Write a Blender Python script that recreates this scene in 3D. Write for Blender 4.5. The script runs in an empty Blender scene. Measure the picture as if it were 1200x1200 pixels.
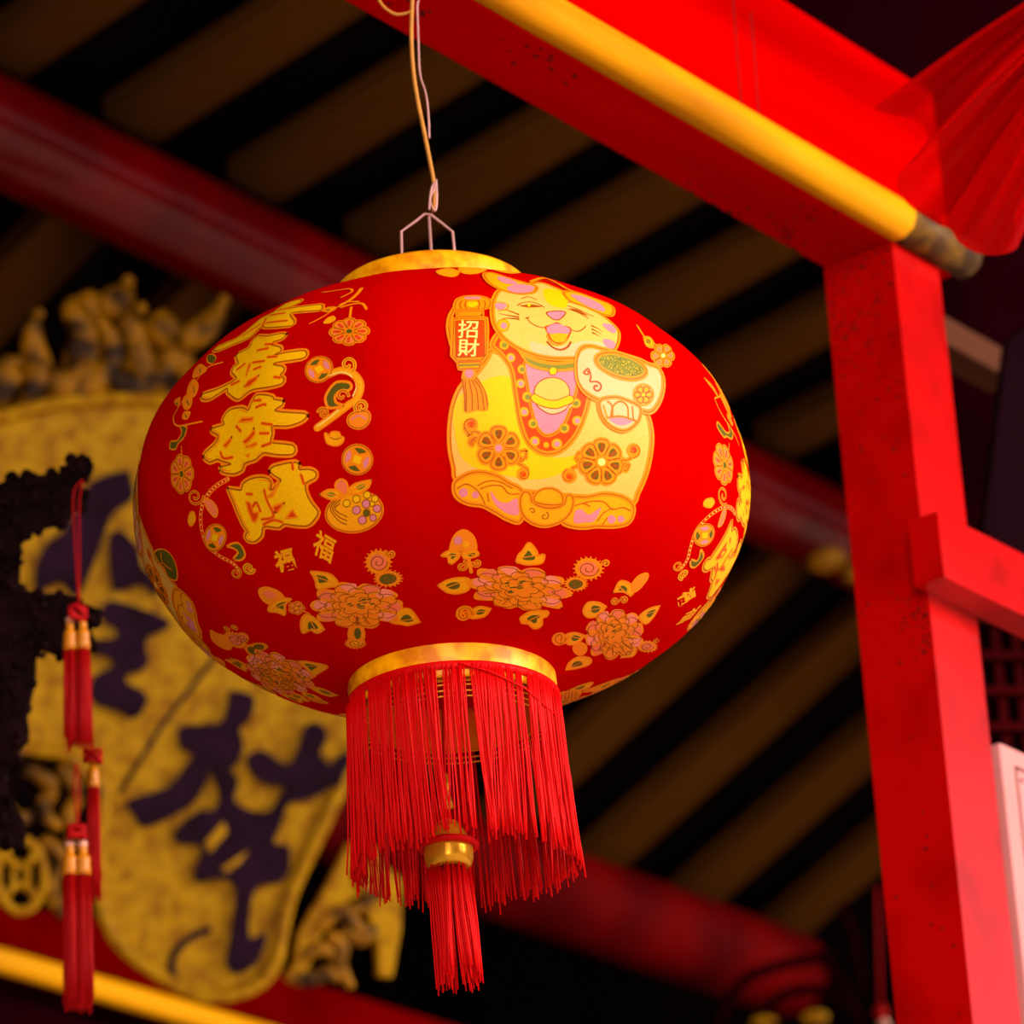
import bpy, bmesh, math, random
from mathutils import Vector, Matrix, noise
from mathutils.geometry import delaunay_2d_cdt
random.seed(7)
S = bpy.context.scene
COL = S.collection
R = math.radians

# ------------------------------------------------------------------ camera, sky, exposure
PITCH, ROLL, FPX = R(24), R(-3.5), 5000.0
CAM = Vector((0, 0, 1.6))
FW = Vector((0, math.cos(PITCH), math.sin(PITCH)))
_r0 = Vector((1, 0, 0)); _u0 = _r0.cross(FW)
RT = math.cos(ROLL)*_r0 + math.sin(ROLL)*_u0
UP = -math.sin(ROLL)*_r0 + math.cos(ROLL)*_u0
cd = bpy.data.cameras.new('camera'); cam = bpy.data.objects.new('camera', cd); COL.objects.link(cam)
cd.sensor_width = 36; cd.sensor_fit = 'HORIZONTAL'; cd.lens = 36*FPX/1200; cd.clip_start = .05
M3 = Matrix((RT, UP, -FW)).transposed()
cam.matrix_world = Matrix.Translation(CAM) @ M3.to_4x4()
cd.dof.use_dof = True; cd.dof.focus_distance = 4.05; cd.dof.aperture_fstop = 5.6
S.camera = cam
S.view_settings.view_transform = 'Standard'; S.view_settings.look = 'None'
S.view_settings.exposure = 1.5; S.view_settings.gamma = 1.0; S.view_settings.use_curve_mapping = False

def ray(x, y): return FW + RT*((x-600)/FPX) - UP*((y-600)/FPX)
def pt(x, y, Z): return CAM + ray(x, y)*Z                       # a point at depth Z
def at_y(x, y, Y): d = ray(x, y); return CAM + d*((Y-CAM.y)/d.y)
def on_plane(x, y, P, n): d = ray(x, y); return CAM + d*((P-CAM).dot(n)/d.dot(n))
def proj(P):
    q = P-CAM; Z = q.dot(FW); return 600+FPX*q.dot(RT)/Z, 600-FPX*q.dot(UP)/Z, Z

w = bpy.data.worlds.new('sky'); S.world = w; w.use_nodes = True
nt = w.node_tree; bg = nt.nodes['Background']
tc = nt.nodes.new('ShaderNodeTexCoord'); sp = nt.nodes.new('ShaderNodeSeparateXYZ'); cr = nt.nodes.new('ShaderNodeValToRGB')
nt.links.new(tc.outputs['Generated'], sp.inputs[0]); nt.links.new(sp.outputs['Z'], cr.inputs[0]); nt.links.new(cr.outputs[0], bg.inputs[0])
e = cr.color_ramp.elements; e[0].position = 0.0; e[0].color = (.10, .09, .08, 1); e[1].position = .03; e[1].color = (.86, .94, 1, 1)
bg.inputs[1].default_value = 0.34
# the open courtyard side: broad soft daylight coming in from the right
DD = Vector((math.sin(R(38)), math.cos(R(38)), 0))              # run of the beams
NN = Vector((math.cos(R(38)), -math.sin(R(38)), 0))             # towards the open side
sd = bpy.data.lights.new('daylight_sun', 'SUN'); so = bpy.data.objects.new('daylight_sun', sd); COL.objects.link(so)
sd.energy = 1.8; sd.angle = R(28); sd.color = (1, .95, .84)
so.rotation_euler = Vector((0.93, -.34, .30)).to_track_quat('Z', 'Y').to_euler()

# added soft fill sun, in place of open sky behind the viewer
sd2 = bpy.data.lights.new('fill_sun_behind_viewer', 'SUN'); so2 = bpy.data.objects.new('fill_sun_behind_viewer', sd2); COL.objects.link(so2)
sd2.energy = 3.3; sd2.angle = R(60); sd2.color = (1, .93, .84)
so2.rotation_euler = Vector((-.34, -.92, .04)).to_track_quat('Z', 'Y').to_euler()

# ------------------------------------------------------------------ helpers
def lin(c):
    return tuple(((v/255)/12.92 if v/255 <= .04045 else ((v/255+.055)/1.055)**2.4) for v in c)
def mat(name, col, rough=.5, var=.0, scale=8, bump=0, metal=0, col2=None, stretch=None, spec=.22, trans=0, sheen=0, thr=None):
    m = bpy.data.materials.new(name); m.use_nodes = True; n = m.node_tree.nodes; l = m.node_tree.links
    b = n['Principled BSDF']; c = lin(col)
    b.inputs['Roughness'].default_value = rough; b.inputs['Metallic'].default_value = metal
    b.inputs['Specular IOR Level'].default_value = spec
    b.inputs['Sheen Weight'].default_value = sheen
    if var or bump or col2:
        t = n.new('ShaderNodeTexCoord'); mp = n.new('ShaderNodeMapping'); nz = n.new('ShaderNodeTexNoise')
        nz.inputs['Scale'].default_value = scale; nz.inputs['Detail'].default_value = 6
        l.new(t.outputs['Object'], mp.inputs[0]); l.new(mp.outputs[0], nz.inputs['Vector'])
        if stretch:
            q = stretch.to_track_quat('X', 'Z').to_euler(); mp.inputs['Rotation'].default_value = (-q.x, -q.y, -q.z)
            mp.vector_type = 'POINT'; mp.inputs['Scale'].default_value = (.12, 1, 1)
            mp2 = n.new('ShaderNodeMapping'); mp2.vector_type = 'POINT'
            mp2.inputs['Rotation'].default_value = (0, 0, -math.atan2(stretch.y, stretch.x))
            mp.inputs['Rotation'].default_value = (0, 0, 0)
            l.new(t.outputs['Object'], mp2.inputs[0]); l.new(mp2.outputs[0], mp.inputs[0])
        r = n.new('ShaderNodeValToRGB'); l.new(nz.outputs[0], r.inputs[0])
        c2 = lin(col2) if col2 else tuple(v*(1-var) for v in c)
        lo, hi = thr if thr else (.35, .6)
        r.color_ramp.elements[0].position = lo; r.color_ramp.elements[0].color = (*c2, 1)
        r.color_ramp.elements[1].position = hi; r.color_ramp.elements[1].color = (*c, 1)
        l.new(r.outputs[0], b.inputs['Base Color'])
        if bump:
            bp = n.new('ShaderNodeBump'); bp.inputs['Strength'].default_value = bump; bp.inputs['Distance'].default_value = .004
            l.new(nz.outputs[0], bp.inputs['Height']); l.new(bp.outputs[0], b.inputs['Normal'])
    else:
        b.inputs['Base Color'].default_value = (*c, 1)
    if trans:
        o = n['Material Output']; tr = n.new('ShaderNodeBsdfTranslucent'); mx = n.new('ShaderNodeMixShader')
        mx.inputs[0].default_value = trans; tr.inputs[0].default_value = (*c, 1)
        l.new(b.outputs[0], mx.inputs[1]); l.new(tr.outputs[0], mx.inputs[2]); l.new(mx.outputs[0], o.inputs[0])
    return m

class MB:
    def __init__(s): s.v = []; s.f = []; s.m = []
    def add(s, vs, fs, m=0):
        k = len(s.v); s.v += [Vector(v) for v in vs]; s.f += [tuple(i+k for i in f) for f in fs]; s.m += [m]*len(fs); return s
    def box(s, P, a, b, c, m=0):           # corner P and three edge vectors
        P = Vector(P); vs = [P, P+a, P+a+b, P+b, P+c, P+a+c, P+a+b+c, P+b+c]
        fs = [(0,3,2,1),(4,5,6,7),(0,1,5,4),(1,2,6,5),(2,3,7,6),(3,0,4,7)]
        if a.cross(b).dot(c) < 0: fs = [f[::-1] for f in fs]
        return s.add(vs, fs, m)
    def tube(s, pts, r, n=8, m=0, cap=True, flat=None):
        pts = [Vector(p) for p in pts]; rs = r if isinstance(r, (list, tuple)) else [r]*len(pts)
        vs = []; fs = []; prev = None
        for i, p in enumerate(pts):
            t = (pts[min(i+1, len(pts)-1)]-pts[max(i-1, 0)]);
            if t.length < 1e-9: t = Vector((0, 0, 1))
            t.normalize()
            if prev is None: u = t.orthogonal().normalized()
            else:
                u = prev - t*prev.dot(t)
                u = t.orthogonal().normalized() if u.length < 1e-6 else u.normalized()
            prev = u; v = t.cross(u)
            for k in range(n):
                a = 2*math.pi*k/n; vs.append(p + u*math.cos(a)*rs[i] + v*math.sin(a)*rs[i])
        for i in range(len(pts)-1):
            for k in range(n):
                k2 = (k+1) % n; fs.append((i*n+k, i*n+k2, (i+1)*n+k2, (i+1)*n+k))
        if cap: fs.append(tuple(range(n))[::-1]); fs.append(tuple(range((len(pts)-1)*n, len(pts)*n)))
        return s.add(vs, fs, m)
    def lathe(s, C, prof, n=32, m=0, ax=Vector((0, 0, 1))):   # prof: (radius, height)
        C = Vector(C); u = ax.orthogonal().normalized(); v = ax.cross(u); vs = []; fs = []
        for r, h in prof:
            for k in range(n):
                a = 2*math.pi*k/n; vs.append(C + ax*h + (u*math.cos(a)+v*math.sin(a))*max(r, 1e-5))
        for i in range(len(prof)-1):
            for k in range(n): k2 = (k+1) % n; fs.append((i*n+k, i*n+k2, (i+1)*n+k2, (i+1)*n+k))
        return s.add(vs, fs, m)
    def prism(s, poly, depth, m=0, bev=0):   # poly: 3D points of a flat outline; depth: vector away from viewer
        n = len(poly); vs = list(poly)+[p+depth for p in poly]
        fr = s.tri(poly)
        fs = fr + [tuple(i+n for i in f[::-1]) for f in fr] + [(i, i+n, (i+1) % n+n, (i+1) % n) for i in range(n)]
        return s.add(vs, fs, m)
    @staticmethod
    def tri(poly):
        from mathutils.geometry import tessellate_polygon
        out = []
        N = Vector((0, 0, 0))
        for i, p in enumerate(poly): N += p.cross(poly[(i+1) % len(poly)])
        for f in tessellate_polygon([poly]):
            a, b, c = [poly[i] for i in f]
            out.append(tuple(f) if (b-a).cross(c-a).dot(N) > 0 else tuple(f)[::-1])
        return out
    def sphere(s, C, r, n=12, m=0, sc=(1, 1, 1)):
        C = Vector(C); vs = []; fs = []; k2 = n//2
        for i in range(k2+1):
            a = math.pi*i/k2
            for j in range(n):
                b = 2*math.pi*j/n; vs.append(C+Vector((r*sc[0]*math.sin(a)*math.cos(b), r*sc[1]*math.sin(a)*math.sin(b), r*sc[2]*math.cos(a))))
        for i in range(k2):
            for j in range(n): j2 = (j+1) % n; fs.append((i*n+j, (i+1)*n+j, (i+1)*n+j2, i*n+j2))
        return s.add(vs, fs, m)
    def build(s, name, mats, parent=None, smooth=False, org=None, bevel=0, merge=False, fix=True, origin=None):
        if not isinstance(mats, (list, tuple)): mats = [mats]
        me = bpy.data.meshes.new(name)
        o = bpy.data.objects.new(name, me); COL.objects.link(o)
        base = Vector((0, 0, 0))
        if parent is not None:
            o.parent = parent; q = parent
            while q: base += q.location; q = q.parent
        elif origin is not None: base = Vector(origin); o.location = base
        me.from_pydata([v-base for v in s.v], [], s.f)
        for mm in mats: me.materials.append(mm)
        me.polygons.foreach_set('material_index', s.m)
        if smooth: me.polygons.foreach_set('use_smooth', [True]*len(s.f))
        if fix:
            bm = bmesh.new(); bm.from_mesh(me)
            if merge: bmesh.ops.remove_doubles(bm, verts=bm.verts, dist=1e-5)
            bmesh.ops.recalc_face_normals(bm, faces=bm.faces); bm.to_mesh(me); bm.free()
        if bevel:
            b = o.modifiers.new('bevel', 'BEVEL'); b.width = bevel; b.segments = 2; b.limit_method = 'ANGLE'
        me.update()
        return o
def tag(o, label=None, cat=None, group=None, kind=None):
    if label: o['label'] = label
    if cat: o['category'] = cat
    if group: o['group'] = group
    if kind: o['kind'] = kind
    return o
def thing(name, loc, label, cat, group=None):
    o = bpy.data.objects.new(name, None); COL.objects.link(o); o.location = loc; o.empty_display_size = .05
    return tag(o, label, cat, group)
def cmr(pts, n=6, closed=False):
    out = []; N = len(pts)
    if N < 3: return [Vector(p) for p in pts]
    P = [Vector(p) for p in pts]
    for i in range(N if closed else N-1):
        g = lambda k: P[k % N] if closed else P[max(0, min(N-1, k))]
        a, b, c, d = g(i-1), g(i), g(i+1), g(i+2)
        for k in range(n):
            t = k/n; out.append(.5*((2*b)+(c-a)*t+(2*a-5*b+4*c-d)*t*t+(3*b-a-3*c+d)*t**3))
    if not closed: out.append(P[-1])
    return out

# ------------------------------------------------------------------ materials
Z3 = Vector((0, 0, 1))
M = {}
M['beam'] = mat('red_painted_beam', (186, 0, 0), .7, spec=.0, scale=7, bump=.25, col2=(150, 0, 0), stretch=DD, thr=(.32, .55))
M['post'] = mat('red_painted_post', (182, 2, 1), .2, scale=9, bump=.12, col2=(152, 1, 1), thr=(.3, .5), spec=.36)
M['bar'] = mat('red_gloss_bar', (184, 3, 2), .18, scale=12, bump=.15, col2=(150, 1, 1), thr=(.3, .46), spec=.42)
M['mould'] = mat('black_mould_specks', (14, 4, 2), .9)
M['goldpaint'] = mat('yellow_gold_paint', (255, 168, 0), .45, scale=14, bump=.3, spec=.1, col2=(196, 112, 0), stretch=DD, thr=(.3, .55))
M['goldold'] = mat('weathered_gold_paint', (120, 78, 12), .6, scale=26, bump=.4, col2=(70, 40, 16), thr=(.4, .6))
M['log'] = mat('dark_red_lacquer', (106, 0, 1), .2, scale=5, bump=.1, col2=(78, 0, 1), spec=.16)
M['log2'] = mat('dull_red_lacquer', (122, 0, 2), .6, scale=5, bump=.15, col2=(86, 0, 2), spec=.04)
M['rafter'] = mat('brown_rafter_wood', (84, 46, 8), .85, scale=4, bump=.4, spec=.02, col2=(40, 19, 7), stretch=NN, thr=(.3, .65))
M['tile'] = mat('dark_roof_boards', (14, 5, 5), .95, scale=4, var=.4, spec=.0)  # near-black boards showing between the rafters
M['wall'] = mat('dark_maroon_wall', (30, 2, 6), .95, scale=3, var=.5, spec=.0)
M['floor'] = mat('stone_floor', (232, 212, 190), .8, scale=2, var=.4)
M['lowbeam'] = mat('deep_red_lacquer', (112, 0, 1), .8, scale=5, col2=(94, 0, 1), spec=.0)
M['gilt'] = mat('old_gilding', (194, 136, 0), .5, scale=38, bump=.6, col2=(150, 92, 0), spec=.12)
M['giltcarve'] = mat('carved_gilding', (166, 104, 0), .5, scale=20, bump=.6, col2=(46, 20, 2), spec=.15, thr=(.4, .6))
M['purple'] = mat('dark_purple_lettering', (44, 18, 36), .7, scale=20, col2=(32, 12, 26), spec=.04)
M['darkwood'] = mat('blackened_carved_wood', (26, 6, 8), .7, scale=40, bump=1, spec=.03, col2=(10, 2, 3))
M['wire'] = mat('grey_steel_wire', (190, 130, 124), .4, metal=.3)
M['cord'] = mat('tan_plastic_cord', (196, 122, 44), .5, scale=60, var=.2)
M['thread'] = mat('bright_red_thread', (222, 1, 2), .55, spec=.12, trans=.25)
M['thread2'] = mat('red_tassel_thread', (168, 0, 2), .6, spec=.12, trans=.15)
M['bead'] = mat('gold_plastic', (240, 160, 30), .25, scale=30, var=.2, metal=.5)
M['oldbead'] = mat('dull_gold_plastic', (196, 110, 10), .35, scale=30, var=.2, spec=.3)
M['pearl'] = mat('pale_pearl_bead', (220, 150, 130), .25)
M['foil'] = mat('gold_foil_paper', (255, 166, 0), .4, scale=46, bump=.35, col2=(214, 112, 0), thr=(.36, .56), spec=.25)
M['foilin'] = mat('gold_lining', (250, 150, 20), .5)
M['sign'] = mat('pale_pink_board', (204, 124, 120), .6, scale=10, var=.1)
M['signline'] = mat('dark_board_line', (70, 20, 20), .6)
M['lattice'] = mat('dark_lattice_red', (58, 0, 3), .8, scale=8, var=.3, spec=.02)
M['plank'] = mat('grey_brown_plank', (92, 50, 34), .85, spec=.03, scale=9, bump=.4, col2=(100, 56, 40), stretch=DD)
M['violet'] = mat('dusky_violet_paint', (30, 8, 16), .9, scale=6, var=.4, spec=.02)
m = mat('red_gauze', (226, 3, 1), .5, spec=.05); M['gauze'] = m
n_ = m.node_tree.nodes; l_ = m.node_tree.links; o_ = n_['Material Output']
tp = n_.new('ShaderNodeBsdfTransparent'); tr = n_.new('ShaderNodeBsdfTranslucent'); tr.inputs[0].default_value = (.75, .002, .001, 1)
tp.inputs[0].default_value = (1, .05, .04, 1)
m1 = n_.new('ShaderNodeMixShader'); m1.inputs[0].default_value = .45; m2 = n_.new('ShaderNodeMixShader')
lw = n_.new('ShaderNodeLayerWeight'); lw.inputs[0].default_value = .4; mr = n_.new('ShaderNodeMapRange')
mr.inputs[3].default_value = .5; mr.inputs[4].default_value = .97
l_.new(lw.outputs['Facing'], mr.inputs[0]); l_.new(mr.outputs[0], m2.inputs[0])
l_.new(n_['Principled BSDF'].outputs[0], m1.inputs[1]); l_.new(tr.outputs[0], m1.inputs[2])
l_.new(tp.outputs[0], m2.inputs[1]); l_.new(m1.outputs[0], m2.inputs[2]); l_.new(m2.outputs[0], o_.inputs[0])

# ------------------------------------------------------------------ setting: roof, walls, floor
RL1, RL2 = .088, .10
A1 = pt(0, 156, 7.0)                                # axis of the upper log
A2 = pt(800, 1098, 9.6)                             # axis of the lower log
top1 = A1 + Z3*(RL1+.005); top2 = A2 + Z3*(RL2+.005)
dv = top2-top1; dv -= DD*dv.dot(DD); dlen = dv.length; s2 = dv.normalized()     # down-slope direction, lower roof
s1 = (-NN*math.cos(R(7)) - Z3*math.sin(R(7)))       # down-slope direction, upper roof
def slab(P, d, a0, a1, s, b0, b1, n, h0, h1):
    mb = MB(); mb.box(P+d*a0+s*b0+n*h0, d*(a1-a0), s*(b1-b0), n*(h1-h0)); return mb
n1 = DD.cross(s1); n1 = n1 if n1.z > 0 else -n1
n2 = DD.cross(s2); n2 = n2 if n2.z > 0 else -n2
mb = slab(top1, DD, -12, 9, s1, -5.4, 0, n1, .075, .15)
mb.box(top1+DD*-12+s2*-.02+n2*.075, DD*21, s2*(dlen+1.2), n2*.075)
tag(mb.build('ceiling', M['tile']), kind='structure')
bw = A2 + (-NN)*.9
mb = MB(); mb.box(Vector((bw.x, bw.y, 0))-DD*12, DD*20, -NN*.1, Z3*5.2)
tag(mb.build('wall_back', M['wall']), kind='structure')
lw0 = Vector((bw.x, bw.y, 0))-DD*12
mb = MB(); mb.box(lw0, -DD*.1, NN*8, Z3*5.6)
tag(mb.build('wall_left', M['wall']), kind='structure')
rw = Vector((bw.x, bw.y, 0))+DD*4.5
mb = MB(); mb.box(rw, DD*.1, NN*2.6, Z3*5.6)
tag(mb.build('wall_right', M['wall']), kind='structure')
mb = MB(); mb.box(Vector((-14, -8, -.1)), Vector((28, 0, 0)), Vector((0, 26, 0)), Vector((0, 0, .1)))
tag(mb.build('floor', M['floor']), kind='structure')

# rafters, one board each
def rafters(P, s, n, length, RW, PER, t0, t1, up, label, group):
    k = 0; t = t0
    while t < t1:
        mb = MB(); wd = RW*random.uniform(.94, 1.06); L0 = -up
        a = P + DD*t + s*L0
        mb.box(a, DD*wd, s*(length-L0), n*.05)
        o = mb.build('roof_rafter', M['rafter'], bevel=.006, origin=a)
        tag(o, label, 'rafter', group)
        t += PER
rafters(top1, s1, n1, -.03, .128, .308, -1.02, 3.3, 2.3, 'wide brown rafter board under the dark roof, above the upper red log', 'rafters above the upper log')
rafters(top1+s2*.03, s2, n2, dlen+.03, .138, .352, -1.125, 3.6, 0, 'wide brown rafter board sloping down from the upper red log to the lower one', 'rafters between the two logs')

# round logs
def log(A, r, a0, a1, m, label, nring=40):
    mb = MB(); P = [A+DD*(a0+(a1-a0)*i/nring) for i in range(nring+1)]
    mb.tube(P, [r*(1+.02*noise.noise(p*1.7)) for p in P], 32, 0)
    return tag(mb.build('round_beam', m, smooth=True, origin=P[0]), label, 'beam')
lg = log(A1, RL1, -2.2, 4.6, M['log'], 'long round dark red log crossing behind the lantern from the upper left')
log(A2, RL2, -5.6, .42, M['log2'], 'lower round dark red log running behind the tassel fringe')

# ------------------------------------------------------------------ post and crossbeam
K = pt(1045, 282, 5.2)                              # front bottom corner where beam meets post
a_ = .102
post = thing('wooden_post', Vector((K.x, K.y, 0)), 'square red painted wooden post at the right, carrying the crossbeam', 'post')
mb = MB(); mb.box(Vector((K.x, K.y, 0)), DD*a_, -NN*a_, Z3*(K.z-.001))
mb.build('post_shaft', M['post'], post)
beam = thing('crossbeam', K, 'thick red crossbeam edged with a gold strip, running up to the top left', 'beam')
H = .262
mb = MB(); mb.box(K-DD*2.2, DD*2.335, -NN*a_, Z3*H); mb.build('beam_body', M['beam'], beam, bevel=.004)
mb = MB(); gz = .0; gh = .05
prof = [(0, 0), (.016, 0), (.030, .008), (.036, .022), (.034, .036), (.022, .048), (0, .052)]
for nm_, ta, tb, mm_ in (('gold_strip', -2.2, .004, 'goldpaint'), ('worn_gold_strip', .0045, .15, 'goldold')):
    mb = MB(); vs = []
    for t in (ta, tb): vs += [K+DD*t+NN*(x+.0005)+Z3*z for x, z in prof]
    n = len(prof); mb.add(vs, [(i, i+1, n+i+1, n+i) for i in range(n-1)]+[tuple(range(n)), tuple(range(n, 2*n)), (0, n, 2*n-1, n-1)])
    mb.build(nm_, M[mm_], beam, smooth=True)
# mould specks on beam underside and post head
mb = MB(); rnd = random.Random(3)
def speck(C, u, v, r, nrm):
    k = 7; ph = rnd.random()*6; P = [C+(u*math.cos(2*math.pi*i/k+ph)*rnd.uniform(.4, 1)*1.5+v*math.sin(2*math.pi*i/k+ph)*rnd.uniform(.4, 1)*.7)*r+nrm*.0008 for i in range(k)]
    mb.add(P, [tuple(range(k))])
for c in range(9):
    t = rnd.uniform(-1.1, -.05) if c < 5 else rnd.uniform(-.3, -.04); q = rnd.uniform(.02, .09)
    for j in range(rnd.randint(5, 12)):
        tt = min(-.01, t+rnd.gauss(0, .04)); qq = min(.098, max(.006, q+rnd.gauss(0, .014)))
        speck(K+DD*tt-NN*qq, DD, NN, rnd.uniform(.0015, .0045), -Z3)
tag(mb.build('mould_stain', M['mould'], beam, fix=False), kind='stuff')
mb = MB()
for c in range(260):
    z = -abs(rnd.gauss(0, .09)) if c < 40 or c > 150 else (-.50+rnd.gauss(0, .03) if c < 100 else -rnd.random()*1.2); q = rnd.uniform(.004, .098)
    if c >= 40 and c < 100: q = abs(rnd.gauss(.01, .02))+.003
    if z > -.01: z = -.01
    speck(K-NN*min(q, .099)+Z3*z, NN, Z3, rnd.uniform(.0008, .0030), -DD)
tag(mb.build('mould_stain', M['mould'], post, fix=False), kind='stuff')

mb = MB()
for t_, z0_, z1_ in ((-.30, .06, H-.01), (-.265, .058, .21)):
    mb.box(K+DD*t_+Z3*z0_-NN*.0005, DD*.0016, NN*.0009, Z3*(z1_-z0_)+DD*.003)
tag(mb.build('paint_cracks', M['mould'], beam), kind='stuff')
# short bar in front of the post
zc = on_plane(1098, 599, K+NN*.042, NN)
t0 = (zc-K).dot(DD)
B0 = K + DD*t0 + NN*.0008; B0.z = zc.z
bar = MB(); bar.box(B0-Z3*.084, DD*1.2, NN*.0415, Z3*.084)
tag(bar.build('cross_bar', M['bar'], origin=B0), 'glossy red square bar fixed across the post, running off to the right', 'bar')

# ------------------------------------------------------------------ paper lantern
LC = pt(518.3, 585.4, 4.2)
LA, LBT, LBB, LN = .3016, .198, .2037, 2.11
lan = thing('red_lantern', LC, 'big round red lantern printed with a lucky cat and gold characters, hanging on a cord', 'lantern')
GO = 18
def surf(lon, ph, off=0.0):
    c, s = math.cos(ph), math.sin(ph)
    g = 1+.0046*(math.cos(GO*lon)*1.0)*c
    rho = LA*g*abs(c)**(2/LN); z = (LBT if s > 0 else LBB)*math.copysign(abs(s)**(2/LN), s)
    p = Vector((rho*math.cos(lon), rho*math.sin(lon), z))
    if off:
        b = LBT if s > 0 else LBB
        nr = (max(rho, 1e-6)/LA)**(LN-1)/LA; nz = math.copysign((abs(z)/b)**(LN-1)/b, z)
        nv = Vector((nr*math.cos(lon), nr*math.sin(lon), nz)).normalized(); p += nv*off
    return p
def F(p):
    rho = math.hypot(p.x, p.y); b = LBT if p.z > 0 else LBB
    return (rho/LA)**LN + (abs(p.z)/b)**LN
_uc = {}
def px2uv(x, y):
    key = (round(x, 2), round(y, 2))
    if key in _uc: return _uc[key]
    d = ray(x, y); o = CAM-LC
    t0, t1 = 3.75, 4.75; N = 50; bt = None; bf = 9e9; hit = None; pf = F(o+d*t0)
    for i in range(1, N+1):
        t = t0+(t1-t0)*i/N; f = F(o+d*t)
        if f < bf: bf = f; bt = t
        if f < 1: hit = (t-(t1-t0)/N, t); break
    if hit:
        a, b = hit
        for _ in range(30):
            c = (a+b)/2
            if F(o+d*c) < 1: b = c
            else: a = c
        p = o+d*b
    else:
        a, b = bt-.03, bt+.03
        for _ in range(30):
            c1 = a+(b-a)/3; c2 = b-(b-a)/3
            if F(o+d*c1) < F(o+d*c2): b = c2
            else: a = c1
        p = o+d*a
    lon = math.atan2(p.y, p.x)
    if lon > math.pi/2: lon -= 2*math.pi
    k = F(p)**(-1/LN); z = p.z*k; b = LBT if z > 0 else LBB
    sn = math.copysign(min(1, abs(z)/b)**(LN/2), z)
    r = (lon, math.asin(max(-1, min(1, sn)))); _uc[key] = r; return r

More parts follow.
